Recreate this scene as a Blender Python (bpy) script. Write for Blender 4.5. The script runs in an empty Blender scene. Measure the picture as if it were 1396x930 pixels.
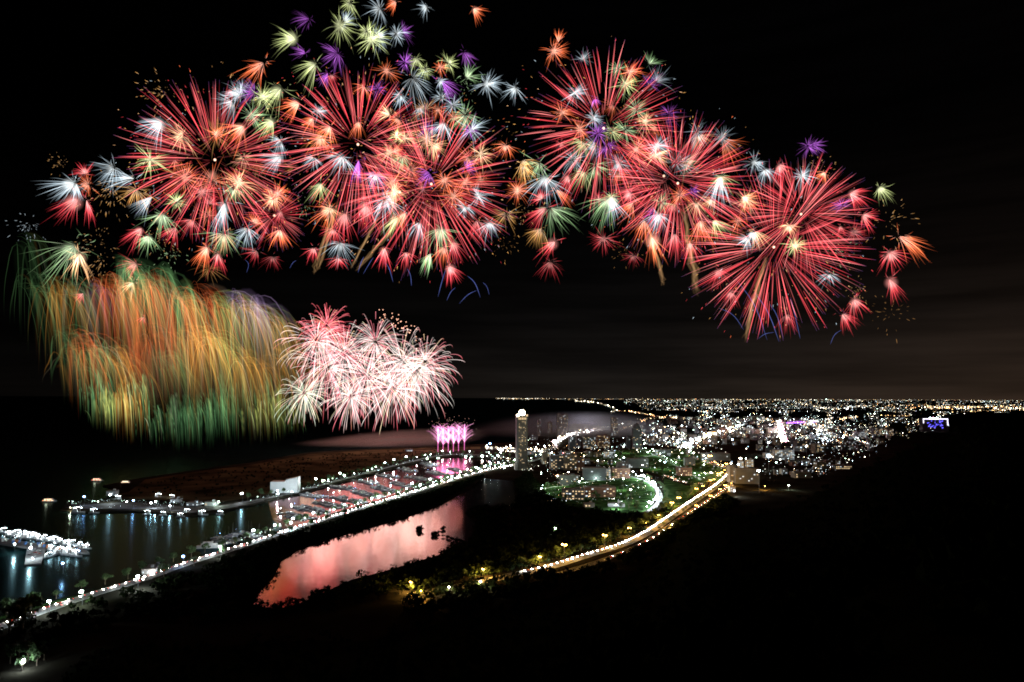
import bpy, math, random
import numpy as np
from mathutils import Vector, Matrix, geometry
random.seed(7); rng = np.random.default_rng(7)
S = bpy.context.scene
R = math.radians
# ------------------------------------------------------------------ camera
F_PX, CX, CY, HOR, ROLL, CAM_Z = 931.0, 698.0, 465.0, 542.0, R(0.25), 200.0
pt = math.atan((HOR - CY) / F_PX)
FW = Vector((0, math.cos(pt), math.sin(pt)))
R0, U0 = Vector((1, 0, 0)), Vector((0, -math.sin(pt), math.cos(pt)))
RT = R0 * math.cos(ROLL) + U0 * math.sin(ROLL)
UP = -R0 * math.sin(ROLL) + U0 * math.cos(ROLL)
cam_d = bpy.data.cameras.new('camera'); cam = bpy.data.objects.new('camera', cam_d)
S.collection.objects.link(cam); S.camera = cam
m = Matrix((RT, UP, -FW)).transposed().to_4x4(); m.translation = Vector((0, 0, CAM_Z))
cam.matrix_world = m
cam_d.sensor_width = 36; cam_d.lens = 36 * F_PX / 1396
cam_d.clip_start = 1; cam_d.clip_end = 400000
# ------------------------------------------------------------------ world: night sky with light pollution above the horizon
W = bpy.data.worlds.new('World'); S.world = W; W.use_nodes = True
nt = W.node_tree; N = nt.nodes; L = nt.links; N.clear()
tc = N.new('ShaderNodeTexCoord'); sep = N.new('ShaderNodeSeparateXYZ'); L.new(tc.outputs['Generated'], sep.inputs[0])
rz = N.new('ShaderNodeValToRGB'); L.new(sep.outputs['Z'], rz.inputs[0])
e = rz.color_ramp.elements
e[0].position = 0.0; e[0].color = (.018, .0145, .012, 1)
e[1].position = 1.0; e[1].color = (.00025, .00025, .0003, 1)
for p, c in ((.05, (.0105, .0088, .0078, 1)), (.11, (.0048, .0042, .004, 1)), (.2, (.0018, .0016, .0016, 1)), (.35, (.0004, .0004, .0005, 1))):
    q = e.new(p); q.color = c
rx = N.new('ShaderNodeValToRGB'); L.new(sep.outputs['X'], rx.inputs[0])
mx_ = N.new('ShaderNodeMapRange'); L.new(sep.outputs['X'], mx_.inputs[0])
mx_.inputs[1].default_value = -.5; mx_.inputs[2].default_value = .55; mx_.inputs[3].default_value = .12; mx_.inputs[4].default_value = 1.0
mp = N.new('ShaderNodeMapping'); L.new(tc.outputs['Generated'], mp.inputs[0]); mp.inputs['Scale'].default_value = (2.2, 2.2, 34)
no = N.new('ShaderNodeTexNoise'); L.new(mp.outputs[0], no.inputs[0]); no.inputs['Scale'].default_value = 1.3; no.inputs['Detail'].default_value = 4
mr = N.new('ShaderNodeMapRange'); L.new(no.outputs[0], mr.inputs[0]); mr.inputs[1].default_value = .35; mr.inputs[2].default_value = .7; mr.inputs[3].default_value = .65; mr.inputs[4].default_value = 1.45
mm = N.new('ShaderNodeMath'); mm.operation = 'MULTIPLY'; L.new(mx_.outputs[0], mm.inputs[0]); L.new(mr.outputs[0], mm.inputs[1])
wr = rx.color_ramp.elements; wr[0].position = .15; wr[0].color = (1, 1, 1, 1); wr[1].position = .62; wr[1].color = (1.55, 1.2, .95, 1)
wm = N.new('ShaderNodeMixRGB'); wm.blend_type = 'MULTIPLY'; wm.inputs[0].default_value = 1; L.new(rz.outputs[0], wm.inputs[1]); L.new(rx.outputs[0], wm.inputs[2])
bg = N.new('ShaderNodeBackground'); L.new(wm.outputs[0], bg.inputs[0]); L.new(mm.outputs[0], bg.inputs[1])
wo = N.new('ShaderNodeOutputWorld'); L.new(bg.outputs[0], wo.inputs[0])
S.view_settings.view_transform = 'Standard'; S.view_settings.look = 'None'; S.view_settings.exposure = 0.0; S.view_settings.gamma = 1
cy = S.cycles
cy.max_bounces = 4; cy.diffuse_bounces = 1; cy.glossy_bounces = 2; cy.transmission_bounces = 2
cy.volume_bounces = 0; cy.transparent_max_bounces = 96
cy.sample_clamp_indirect = 4.0; cy.sample_clamp_direct = 0
cy.use_denoising = True; cy.use_light_tree = True; cy.caustics_reflective = False; cy.caustics_refractive = False
cy.pixel_filter_type = 'BLACKMAN_HARRIS'; cy.filter_width = 1.75
# ------------------------------------------------------------------ helpers
def ray(px, py): return FW + RT * ((px - CX) / F_PX) - UP * ((py - CY) / F_PX)
def G(px, py, z=2.0):                     # real ground point seen at that place of the photo
    d = ray(px, py); t = (z - CAM_Z) / d.z
    return Vector((d.x * t, d.y * t, z))
def P(px, py, Y):                         # a point in the air at the distance Y
    d = ray(px, py); t = Y / d.y
    return Vector((d.x * t, Y, CAM_Z + d.z * t))
MATS = {}
def nodemat(name):
    mt = bpy.data.materials.new(name); mt.use_nodes = True; mt.node_tree.nodes.clear()
    MATS[name] = mt; return mt, mt.node_tree.nodes, mt.node_tree.links
def pbr(name, col, rough=.8, metal=0, spec=.5, noise=0.25, nscale=.15):
    mt, n, l = nodemat(name)
    b = n.new('ShaderNodeBsdfPrincipled'); o = n.new('ShaderNodeOutputMaterial'); l.new(b.outputs[0], o.inputs[0])
    b.inputs['Roughness'].default_value = rough; b.inputs['Metallic'].default_value = metal; b.inputs['Specular IOR Level'].default_value = spec
    t = n.new('ShaderNodeTexCoord'); x = n.new('ShaderNodeTexNoise'); l.new(t.outputs['Object'], x.inputs[0])
    x.inputs['Scale'].default_value = nscale; x.inputs['Detail'].default_value = 5
    r = n.new('ShaderNodeMapRange'); l.new(x.outputs[0], r.inputs[0]); r.inputs[1].default_value = .3; r.inputs[2].default_value = .7
    r.inputs[3].default_value = 1 - noise; r.inputs[4].default_value = 1 + noise
    v = n.new('ShaderNodeVectorMath'); v.operation = 'SCALE'; v.inputs[0].default_value = col; l.new(r.outputs[0], v.inputs['Scale'])
    l.new(v.outputs[0], b.inputs['Base Color']); return mt
def emis(name, col, s):
    mt, n, l = nodemat(name)
    b = n.new('ShaderNodeEmission'); b.inputs[0].default_value = (*col, 1); b.inputs[1].default_value = s
    o = n.new('ShaderNodeOutputMaterial'); l.new(b.outputs[0], o.inputs[0])
    mt.cycles.emission_sampling = 'NONE'; return mt
def fire_mat(name, soft):                  # optically thin glowing sparks: emission adds to what lies behind
    mt, n, l = nodemat(name)
    a = n.new('ShaderNodeAttribute'); a.attribute_name = 'Col'
    lw = n.new('ShaderNodeLayerWeight'); lw.inputs[0].default_value = .5
    s = n.new('ShaderNodeMath'); s.operation = 'SUBTRACT'; s.inputs[0].default_value = 1; l.new(lw.outputs['Facing'], s.inputs[1])
    p = n.new('ShaderNodeMath'); p.operation = 'POWER'; l.new(s.outputs[0], p.inputs[0]); p.inputs[1].default_value = soft
    em = n.new('ShaderNodeEmission'); l.new(a.outputs['Color'], em.inputs[0]); l.new(p.outputs[0], em.inputs[1])
    t = n.new('ShaderNodeBsdfTransparent'); ad = n.new('ShaderNodeAddShader'); l.new(em.outputs[0], ad.inputs[0]); l.new(t.outputs[0], ad.inputs[1])
    o = n.new('ShaderNodeOutputMaterial'); l.new(ad.outputs[0], o.inputs[0])
    mt.cycles.emission_sampling = 'NONE'; return mt
class MB:
    def __init__(s): s.v, s.f, s.c, s.n, s.mi = [], [], [], 0, []
    def add(s, verts, faces, col=None, mi=0):
        s.v.extend(verts); s.f.extend([tuple(i + s.n for i in f) for f in faces]); s.n += len(verts); s.mi.extend([mi] * len(faces))
        if col is not None: s.c.extend(col if isinstance(col, list) else [col] * len(verts))
        return s
    def box(s, c, d, rz=0, col=None, mi=0):
        x, y, z = d[0] / 2, d[1] / 2, d[2] / 2; cc, ss = math.cos(rz), math.sin(rz)
        vs = [(c[0] + a * x * cc - b * y * ss, c[1] + a * x * ss + b * y * cc, c[2] + k * z) for k in (-1, 1) for a, b in ((-1, -1), (1, -1), (1, 1), (-1, 1))]
        return s.add(vs, [(3, 2, 1, 0), (4, 5, 6, 7), (0, 1, 5, 4), (1, 2, 6, 5), (2, 3, 7, 6), (3, 0, 4, 7)], col, mi)
    def cyl(s, c, r0, r1, h, n=8, col=None, mi=0):
        vs = [(c[0] + r * math.cos(2 * math.pi * i / n), c[1] + r * math.sin(2 * math.pi * i / n), c[2] + z) for r, z in ((r0, 0), (r1, h)) for i in range(n)]
        return s.add(vs, [(i, (i + 1) % n, n + (i + 1) % n, n + i) for i in range(n)] + [tuple(range(n, 2 * n)), tuple(range(n - 1, -1, -1))], col, mi)
    def ball(s, c, r, col=None, nu=8, nv=5, mi=0, sq=1.0):
        vs = [(c[0], c[1], c[2] + r * sq)]
        for j in range(1, nv):
            a = math.pi * j / nv
            vs += [(c[0] + r * math.sin(a) * math.cos(2 * math.pi * i / nu), c[1] + r * math.sin(a) * math.sin(2 * math.pi * i / nu), c[2] + r * sq * math.cos(a)) for i in range(nu)]
        vs.append((c[0], c[1], c[2] - r * sq)); fs = [(0, 1 + i, 1 + (i + 1) % nu) for i in range(nu)]
        for j in range(nv - 2):
            o = 1 + j * nu
            fs += [(o + i, o + nu + i, o + nu + (i + 1) % nu, o + (i + 1) % nu) for i in range(nu)]
        o = 1 + (nv - 2) * nu
        fs += [(o + (i + 1) % nu, o + i, len(vs) - 1) for i in range(nu)]
        return s.add(vs, fs, col, mi)
    def tube(s, pts, rad, cols, sides=5):
        pts = [Vector(p) for p in pts]; n = len(pts); vs, cs = [], []
        for i, p in enumerate(pts):
            t = (pts[min(i + 1, n - 1)] - pts[max(i - 1, 0)]).normalized()
            a = t.cross(Vector((0.13, 1, 0.07))).normalized(); b = t.cross(a)
            for k in range(sides):
                g = 2 * math.pi * k / sides
                q = p + (a * math.cos(g) + b * math.sin(g)) * rad[i]; vs.append((q.x, q.y, q.z)); cs.append((*cols[i][:3], 1))
        fs = [(i * sides + k, i * sides + (k + 1) % sides, (i + 1) * sides + (k + 1) % sides, (i + 1) * sides + k) for i in range(n - 1) for k in range(sides)]
        return s.add(vs, fs, cs)
    def build(s, name, mats, parent=None, smooth=False, loc=None):
        me = bpy.data.meshes.new(name)
        vs = s.v
        if loc is not None: vs = [(a[0] - loc[0], a[1] - loc[1], a[2] - loc[2]) for a in vs]
        me.from_pydata(vs, [], s.f)
        for q in (mats if isinstance(mats, (list, tuple)) else [mats]): me.materials.append(q)
        if any(s.mi): me.polygons.foreach_set('material_index', s.mi)
        if s.c:
            at = me.attributes.new('Col', 'FLOAT_COLOR', 'POINT')
            at.data.foreach_set('color', np.array([(*c[:3], 1) for c in s.c], dtype=np.float32).ravel())
        if smooth: me.polygons.foreach_set('use_smooth', [True] * len(me.polygons))
        me.update()
        o = bpy.data.objects.new(name, me); S.collection.objects.link(o)
        if loc is not None: o.location = loc
        if parent: o.parent = parent
        return o
USED = {}
def tag(o, label=None, cat=None, group=None, kind=None):
    if label: o['label'] = label
    if cat: o['category'] = cat
    if group: o['group'] = group
    if kind: o['kind'] = kind
    return o
def empty(name, loc, rz=0):
    o = bpy.data.objects.new(name, None); S.collection.objects.link(o); o.location = loc; o.rotation_euler.z = rz
    o.empty_display_size = 2; return o
KIDS = {}
def copy_tree(o, kids, loc, rz=0, sc=None):
    c = o.copy(); S.collection.objects.link(c); c.location = loc; c.rotation_euler.z = rz
    if sc: c.scale = sc
    for ch in kids:
        k = ch.copy(); S.collection.objects.link(k); k.parent = c
    return c
ONES = 'first second third fourth fifth sixth seventh eighth ninth tenth eleventh twelfth thirteenth fourteenth fifteenth sixteenth seventeenth eighteenth nineteenth'.split()
TENS = {2: ('twenty', 'twentieth'), 3: ('thirty', 'thirtieth'), 4: ('forty', 'fortieth'), 5: ('fifty', 'fiftieth'), 6: ('sixty', 'sixtieth'), 7: ('seventy', 'seventieth'), 8: ('eighty', 'eightieth'), 9: ('ninety', 'ninetieth')}
def nth(n):                                # 1 -> first
    if n < 20: return ONES[n - 1]
    if n >= 100: return 'hundredth' if n == 100 else 'hundred-and-' + nth(n - 100)
    t, u = divmod(n, 10); return TENS[t][1] if u == 0 else TENS[t][0] + '-' + ONES[u - 1]
def light(name, loc, power, col, parent=None, rad=1.0):
    d = bpy.data.lights.new(name, 'POINT'); d.energy = power; d.color = col; d.shadow_soft_size = rad
    o = bpy.data.objects.new(name, d); S.collection.objects.link(o); o.location = loc
    if parent: o.parent = parent
    return o
def resample(pts, step):
    out = []; L_ = 0; nxt = 0
    for a, b in zip(pts[:-1], pts[1:]):
        d = (b - a).length
        while nxt <= L_ + d:
            t = (nxt - L_) / d; out.append((a.lerp(b, t), (b - a).normalized())); nxt += step
        L_ += d
    return out
def smooth_line(pts, n=2):
    for _ in range(n):
        q = [pts[0]]
        for a, b in zip(pts[:-1], pts[1:]): q += [a.lerp(b, .25), a.lerp(b, .75)]
        pts = q + [pts[-1]]
    return pts
def inpoly(x, y, poly):
    c = False; j = len(poly) - 1
    for i in range(len(poly)):
        xi, yi, xj, yj = poly[i][0], poly[i][1], poly[j][0], poly[j][1]
        if (yi > y) != (yj > y) and x < (xj - xi) * (y - yi) / (yj - yi) + xi: c = not c
        j = i
    return c
# ------------------------------------------------------------------ materials
grass_m = pbr('park_grass', (.04, .085, .028), 1, nscale=.05, noise=.8, spec=0)
soil_m = pbr('ground_soil', (.022, .02, .015), 1, nscale=.02, noise=.5, spec=0)
concrete = pbr('concrete', (.33, .32, .30), .85, nscale=.3)
asphalt = pbr('asphalt', (.055, .055, .055), .8, nscale=.4, spec=.1)
road_c = pbr('concrete_road', (.15, .15, .15), .85, nscale=.1, spec=.1)
paint_w = pbr('white_paint', (.8, .8, .8), .4, noise=.06)
paint_r = pbr('red_paint', (.5, .03, .03), .4, noise=.1)
paint_b = pbr('blue_paint', (.04, .1, .35), .4, noise=.1)
deckm = pbr('timber_deck', (.25, .2, .15), .8, nscale=2)
dark_m = pbr('dark_metal', (.05, .05, .055), .5, noise=.1)
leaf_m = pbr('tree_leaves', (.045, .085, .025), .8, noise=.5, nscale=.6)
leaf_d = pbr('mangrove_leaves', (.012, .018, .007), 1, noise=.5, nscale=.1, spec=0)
bark_m = pbr('tree_bark', (.12, .09, .06), .9)
wall_ms = [pbr('facade_' + n_, c_, .8, noise=.12) for n_, c_ in (('grey', (.12, .12, .13)), ('cream', (.2, .17, .13)), ('brick', (.16, .08, .06)), ('white', (.4, .41, .42)), ('slate', (.07, .075, .09)))]
wall_names = ['grey', 'cream', 'brick-red', 'white', 'slate-dark']
roof_m = pbr('flat_roof', (.16, .15, .14), .9)
win_warm = emis('lit_window_warm', (1, .72, .4), 1.0)
win_white = emis('lit_window_white', (.85, .95, 1), 1.1)
glow_white = emis('lamp_glow_white', (.82, .95, 1), 45)
glow_green = emis('lamp_glow_mercury', (.75, 1, .82), 40)
glow_amber = emis('lamp_glow_sodium', (1, .55, .12), 26)
glow_warm = emis('lamp_glow_warm', (1, .85, .6), 40)
glow_blue = emis('lamp_glow_blue', (.25, .45, 1), 30)
glow_purple = emis('lamp_glow_purple', (.5, .15, 1), 12)
glow_pink = emis('lamp_glow_pink', (1, .4, .6), 25)
head_m = emis('headlight_glow', (1, .93, .8), 90)
tail_m = emis('taillight_glow', (1, .06, .03), 14)
fire = fire_mat('spark_glow', 1.0)
fire_soft = fire_mat('ember_haze', 2.5); fire_glow = fire_mat('soft_glow', 5)
def water(name, col, rough, tint, bump, sc, ior=1.33):
    mt, n, l = nodemat(name)
    d = n.new('ShaderNodeBsdfDiffuse'); d.inputs[0].default_value = (*col, 1)
    g = n.new('ShaderNodeBsdfGlossy'); g.inputs[0].default_value = (*tint, 1); g.inputs['Roughness'].default_value = rough
    fr = n.new('ShaderNodeFresnel'); fr.inputs[0].default_value = ior
    t = n.new('ShaderNodeTexCoord'); mpn = n.new('ShaderNodeMapping'); l.new(t.outputs['Object'], mpn.inputs[0]); mpn.inputs['Scale'].default_value = sc
    x = n.new('ShaderNodeTexNoise'); l.new(mpn.outputs[0], x.inputs[0]); x.inputs['Scale'].default_value = 1; x.inputs['Detail'].default_value = 3
    b = n.new('ShaderNodeBump'); b.inputs['Strength'].default_value = bump; b.inputs['Distance'].default_value = 1.0; l.new(x.outputs[0], b.inputs['Height'])
    l.new(b.outputs[0], g.inputs['Normal'])
    mx = n.new('ShaderNodeMixShader'); l.new(fr.outputs[0], mx.inputs[0]); l.new(d.outputs[0], mx.inputs[1]); l.new(g.outputs[0], mx.inputs[2])
    o = n.new('ShaderNodeOutputMaterial'); l.new(mx.outputs[0], o.inputs[0]); return mt
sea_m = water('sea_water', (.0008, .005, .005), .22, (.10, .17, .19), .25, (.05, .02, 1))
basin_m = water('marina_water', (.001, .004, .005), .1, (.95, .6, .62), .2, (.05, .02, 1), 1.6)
pond_m = water('pond_water', (.012, .01, .01), .085, (1, .93, .9), .07, (.04, .03, 1), 4.6)
# ------------------------------------------------------------------ ground and water
def sheet(name, pts, z, mat, thick=0):
    tri = geometry.tessellate_polygon([[Vector((p.x, p.y, 0)) for p in pts]])
    b = MB(); n = len(pts); b.add([(p.x, p.y, z) for p in pts], [tuple(t) for t in tri])
    if thick:
        b.add([(p.x, p.y, z) for p in pts] + [(p.x, p.y, z - thick) for p in pts], [(i, (i + 1) % n, n + (i + 1) % n, n + i) for i in range(n)])
    o = b.build(name, mat)
    import bmesh
    bm = bmesh.new(); bm.from_mesh(o.data)
    for f in bm.faces:
        if abs(f.normal.z) > .5 and f.normal.z < 0: f.normal_flip()
    bm.to_mesh(o.data); bm.free()
    return tag(o, kind='structure')
b = MB(); b.add([(-150000, -3000, 0), (150000, -3000, 0), (150000, 170000, 0), (-150000, 170000, 0)], [(0, 1, 2, 3)])
tag(b.build('water', sea_m), kind='structure')
quay_near = [(690, 633), (654, 640), (610, 648), (561, 667), (523, 680), (480, 692), (452, 700), (422, 712), (387, 721), (349, 735), (305, 752), (270, 762), (240, 772), (205, 781), (180, 792), (120, 807), (60, 822), (20, 834), (-30, 848), (-120, 872)]
coast = [(672, 544.0), (760, 545.2), (815, 549), (833, 556), (842, 560), (830, 564), (850, 572), (838, 580), (800, 586), (735, 592), (700, 603), (640, 606), (600, 608), (500, 612),
         (420, 617), (330, 632), (265, 641), (190, 652), (140, 662), (170, 672), (150, 679), (90, 687), (82, 695), (130, 698), (200, 697), (262, 703), (305, 697), (341, 689), (365, 682), (409, 674),
         (452, 662), (507, 648), (540, 639), (572, 631), (605, 624), (637, 623), (676, 628)] + quay_near
land = [G(*p) for p in coast] + [Vector((-700, 300, 2)), Vector((-700, -600, 2)), Vector((60000, -600, 2)), Vector((150000, 100000, 2)), Vector((120000, 150000, 2)), Vector((-3500, 150000, 2))]
sheet('ground', land, 2.0, soil_m, 4)
pond = [(345, 826), (352, 808), (372, 790), (384, 766), (405, 752), (432, 742), (480, 727), (540, 711), (600, 690), (628, 674), (648, 660), (658, 652), (700, 655), (702, 684), (697, 695), (668, 690), (640, 694), (633, 700), (650, 712), (640, 738), (622, 742), (600, 756), (560, 768), (520, 780), (480, 790), (445, 806), (410, 822), (380, 830)]
sheet('pond', [G(*p) for p in pond], 2.06, pond_m)
basin = [(690, 632.5), (654, 640), (610, 648), (561, 667), (523, 680), (480, 692), (452, 700), (422, 712), (387, 721), (372, 707), (365, 682), (409, 674), (452, 662), (507, 648), (540, 639), (572, 631), (605, 624), (637, 623), (676, 628)]
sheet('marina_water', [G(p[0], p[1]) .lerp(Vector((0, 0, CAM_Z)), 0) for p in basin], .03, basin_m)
sheet('mole_quay', [G(*p) for p in [(88, 692), (130, 687), (180, 684.5), (260, 691), (340, 686), (360, 681), (360, 683), (305, 694), (262, 699), (200, 693.5), (130, 694)]], 2.06, asphalt)
pier = [(-60, 731), (0, 733), (39, 739), (118, 750), (122, 754), (62, 749), (56, 768), (33, 770), (37, 746), (0, 741), (-60, 739)]
sheet('harbour_pier', [G(p[0], p[1]) for p in pier], 2.0, road_c, 3)
def grass_area(name, poly): return sheet(name, [G(*p) for p in poly], 2.05, grass_m)
grass_area('park_lawn', [(738, 662), (760, 655), (800, 650), (862, 645), (888, 655), (893, 672), (888, 692), (870, 702), (840, 700), (800, 694), (770, 688), (745, 674)])
grass_area('roadside_lawn', [(790, 618), (870, 612), (940, 612), (985, 640), (985, 655), (940, 660), (905, 650), (870, 638), (820, 636)])
grass_area('campus_lawn', [(905, 652), (935, 662), (960, 662), (935, 684), (912, 698), (900, 700), (905, 680)])
grass_area('quayside_lawn', [(-30, 855), (60, 826), (120, 811), (180, 796), (205, 785), (240, 776), (262, 768), (262, 766), (180, 793), (60, 823), (-30, 850)])
def road(name, pts, w, mat=asphalt, z=2.12, px=True):
    c = smooth_line([G(*p) for p in pts] if px else pts); b = MB(); vs = []; n = len(c)
    for i, p in enumerate(c):
        t = (c[min(i + 1, n - 1)] - c[max(i - 1, 0)]).normalized(); s_ = Vector((-t.y, t.x, 0)) * w / 2
        vs += [(p.x + s_.x, p.y + s_.y, z), (p.x - s_.x, p.y - s_.y, z)]
    b.add(vs, [(2 * i, 2 * i + 1, 2 * i + 3, 2 * i + 2) for i in range(n - 1)])
    o = b.build(name, mat)
    for f in o.data.polygons:
        if f.normal.z < 0: o.data.flip_normals(); break
    tag(o, kind='structure')
    # painted centre line and raised kerbs
    k = MB(); mk = MB()
    for sgn in (1, -1):
        ks = []
        for i, p in enumerate(c):
            t = (c[min(i + 1, n - 1)] - c[max(i - 1, 0)]).normalized(); s_ = Vector((-t.y, t.x, 0)) * sgn
            for off, zz in ((w / 2, z - .2), (w / 2, z + .13), (w / 2 + .5, z + .13), (w / 2 + .5, z - .2)): ks.append((p.x + s_.x * off, p.y + s_.y * off, zz))
        k.add(ks, [(4 * i + j, 4 * i + j + 1, 4 * i + j + 5, 4 * i + j + 4) for i in range(n - 1) for j in range(3)])
    for p, t in resample(c, 12):
        mk.box((p.x, p.y, z + .01), (5, .18, .004), math.atan2(t.y, t.x))
    tag(k.build('kerb', concrete), kind='structure'); tag(mk.build('road_marking', paint_w), kind='structure')
    return c
dry_m = pbr('dry_spit_grass', (.075, .062, .034), 1, nscale=.012, noise=.75, spec=0)
sheet('spit_ground', [G(*p) for p in [(150, 676), (175, 671), (198, 654), (270, 643), (340, 634), (425, 619), (500, 614), (600, 610), (655, 608.5), (655, 612), (600, 616), (540, 630), (450, 653), (400, 667), (345, 678), (290, 686), (240, 683), (180, 680)]], 2.03, dry_m)
r_harbour = road('harbour_road', [(-40, 869), (0, 855), (60, 832), (130, 809), (190, 792), (260, 766), (330, 745), (400, 721), (450, 706), (520, 684), (600, 660), (650, 644), (690, 636), (715, 632)], 14, road_c)
r_quay = road('quay_road', [(225, 692), (290, 692), (345, 683), (400, 672), (450, 658), (540, 634), (600, 620), (640, 619), (690, 624), (720, 626)], 10)
r_bay = road('bay_road', [(662, 611), (690, 613), (740, 616), (758, 608), (766, 599), (785, 592), (822, 587), (850, 580)], 16)
r_high = road('highway', [(560, 812), (640, 797), (700, 784), (755, 772), (800, 757), (850, 743), (885, 725), (915, 704), (945, 683), (975, 664), (993, 648), (996, 640)], 16, road_c)
r_slip = road('service_road', [(760, 783), (810, 768), (855, 752), (892, 733), (925, 709), (960, 686), (985, 670), (1000, 655)], 9)
r_shop = road('shopping_street', [(996, 640), (975, 634), (950, 626), (935, 618), (945, 608), (965, 600), (990, 590), (1010, 582)], 16)
r_curve = road('curved_park_road', [(886, 697), (899, 686), (900, 674), (893, 663), (880, 655), (862, 650)], 10, road_c)
r_pink = road('festival_street', [(1062, 576), (1066, 590), (1068, 603)], 26)
r_east = road('east_street', [(1130, 592), (1160, 599), (1185, 607)], 14)
r_path = road('park_path', [(742, 666), (770, 662), (810, 656), (862, 650)], 5, concrete)
r_campus = road('campus_path', [(872, 612), (905, 625), (930, 640), (958, 655)], 6)
r_link = road('town_road', [(715, 632), (745, 622), (775, 622), (800, 628), (840, 632), (880, 622), (915, 618), (935, 618)], 12)
# foreground hill that carries the viewpoint, its ridge falling towards the sea
sil = [(-400, 960), (0, 940), (60, 925), (90, 890), (130, 862), (180, 850), (260, 858), (340, 850), (420, 845), (500, 848), (560, 832), (640, 818), (700, 806), (760, 790), (800, 780), (850, 768), (900, 748), (960, 708), (1020, 694), (1080, 680), (1130, 656), (1180, 630), (1230, 606), (1290, 588), (1330, 572), (1360, 568), (1396, 570), (1500, 566), (1900, 560)]
def sil_at(x):
    for (a, b_), (c_, d_) in zip(sil[:-1], sil[1:]):
        if a <= x <= c_: return b_ + (d_ - b_) * (x - a) / (c_ - a)
    return sil[0][1] if x < sil[0][0] else sil[-1][1]
hill_pts = []
b = MB(); cols_ = 150; rows_ = 46; vs = []
for i in range(cols_):
    px = -400 + 2300 * i / (cols_ - 1)
    d = ray(px, sil_at(px)); hl = math.hypot(d.x, d.y); tn = -d.z / hl; ux, uy = d.x / hl, d.y / hl
    Rr = min(900, max(430, (CAM_Z - 6) / max(tn, .001)))
    if Rr * tn > CAM_Z - 4: Rr = (CAM_Z - 4) / tn
    for j in range(rows_):
        q = j / (rows_ - 9)
        if q <= 1:
            r_ = 3 + (Rr - 3) * q; z = CAM_Z - 2 - r_ * tn - 26 * math.sin(math.pi * min(1, q)) ** .8 * (1 if q > .02 else .3) - 7
            z += 3 * math.sin(r_ * .05 + i * .5) * q * (1 - q) * 2
            z = max(z, -2)
        else:
            q2 = (q - 1) / ((rows_ - 1) / (rows_ - 9) - 1); r_ = Rr + 420 * q2; z0 = CAM_Z - 9 - Rr * tn
            z = z0 + (-6 - z0) * (q2 ** .75)
        vs.append((ux * r_, uy * r_, z))
        if .06 < q <= 1.12 and z > 0: hill_pts.append((ux * r_, uy * r_, z, q))
b.add(vs, [(i * rows_ + j, i * rows_ + j + 1, (i + 1) * rows_ + j + 1, (i + 1) * rows_ + j) for i in range(cols_ - 1) for j in range(rows_ - 1)])
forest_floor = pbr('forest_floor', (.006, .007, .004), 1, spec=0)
hill = tag(b.build('hillside', forest_floor, smooth=True), kind='structure')
# ------------------------------------------------------------------ trees
def crown_pts(r, h, n, base, leaf, r_=rng):
    """leaf-sized triangles in uneven lobes"""
    lobes = [(r_.normal(0, r * .38), r_.normal(0, r * .38), base + h * (.35 + .5 * r_.random()), r * (.4 + .35 * r_.random())) for _ in range(6)]
    vs, fs = [], []
    for k in range(n):
        lx, ly, lz, lr = lobes[k % 6]; d = r_.normal(size=3); d /= np.linalg.norm(d); q = lr * (.55 + .5 * r_.random())
        c = np.array((lx, ly, lz)) + d * np.array((q, q, q * .7)); a = r_.normal(size=3); a /= np.linalg.norm(a); bb = np.cross(a, d); bb /= (np.linalg.norm(bb) + 1e-6)
        s_ = leaf * (.6 + .8 * r_.random()); i = len(vs)
        vs += [tuple(c + a * s_), tuple(c - a * s_ * .6 + bb * s_ * .8), tuple(c - a * s_ * .6 - bb * s_ * .8)]; fs.append((i, i + 1, i + 2))
    return vs, fs
TREES = []
for k in range(4):
    root = empty('street_tree', (0, 0, -500)); t = MB(); t.cyl((0, 0, 0), .35, .2, 4.2, 7)
    for a in range(4):
        g = a * 1.57 + k; t.tube([(0, 0, 3.2), (math.cos(g) * .9, math.sin(g) * .9, 4.6), (math.cos(g) * 2, math.sin(g) * 2, 6)], [.18, .12, .05], [(0, 0, 0)] * 3, 5)
    t.c = []
    vs, fs = crown_pts(4.2, 6.5, 420, 3, .55)
    TREES.append((root, [t.build('trunk', bark_m, root), MB().add(vs, fs).build('crown', leaf_m, root)]))
tree_used = [False] * 4
def put_tree(x, y, sc, label, group):
    k = random.randrange(4); root, kids = TREES[k]
    if not tree_used[k]: o = root; tree_used[k] = True; o.location = (x, y, 2)
    else: o = copy_tree(root, kids, (x, y, 2))
    o.rotation_euler.z = random.random() * 6; o.scale = (sc, sc, sc * random.uniform(.85, 1.15)); tag(o, label, 'tree', group)
def forest(name, label, polys, dens, hh, mat=leaf_d, leaf=1.5, nleaf=34, cap=3500):
    b = MB()
    for poly in polys:
        wp = [G(*p) for p in poly]; x0, x1 = min(p.x for p in wp), max(p.x for p in wp); y0, y1 = min(p.y for p in wp), max(p.y for p in wp)
        n = int(min(cap * 4, (x1 - x0) * (y1 - y0) / dens)); cnt = 0
        for _ in range(n):
            x, y = random.uniform(x0, x1), random.uniform(y0, y1)
            if not inpoly(x, y, wp): continue
            cnt += 1
            if cnt > cap: break
            h = hh * random.uniform(.6, 1.3); vs, fs = crown_pts(h * .5, h * .8, nleaf, h * .1, leaf)
            b.add([(v[0] + x, v[1] + y, v[2] + 2) for v in vs], fs); b.cyl((x, y, 1.9), .3, .15, h * .5, 4)
    return tag(b.build(name, mat), label, 'forest', None, 'stuff')
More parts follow.
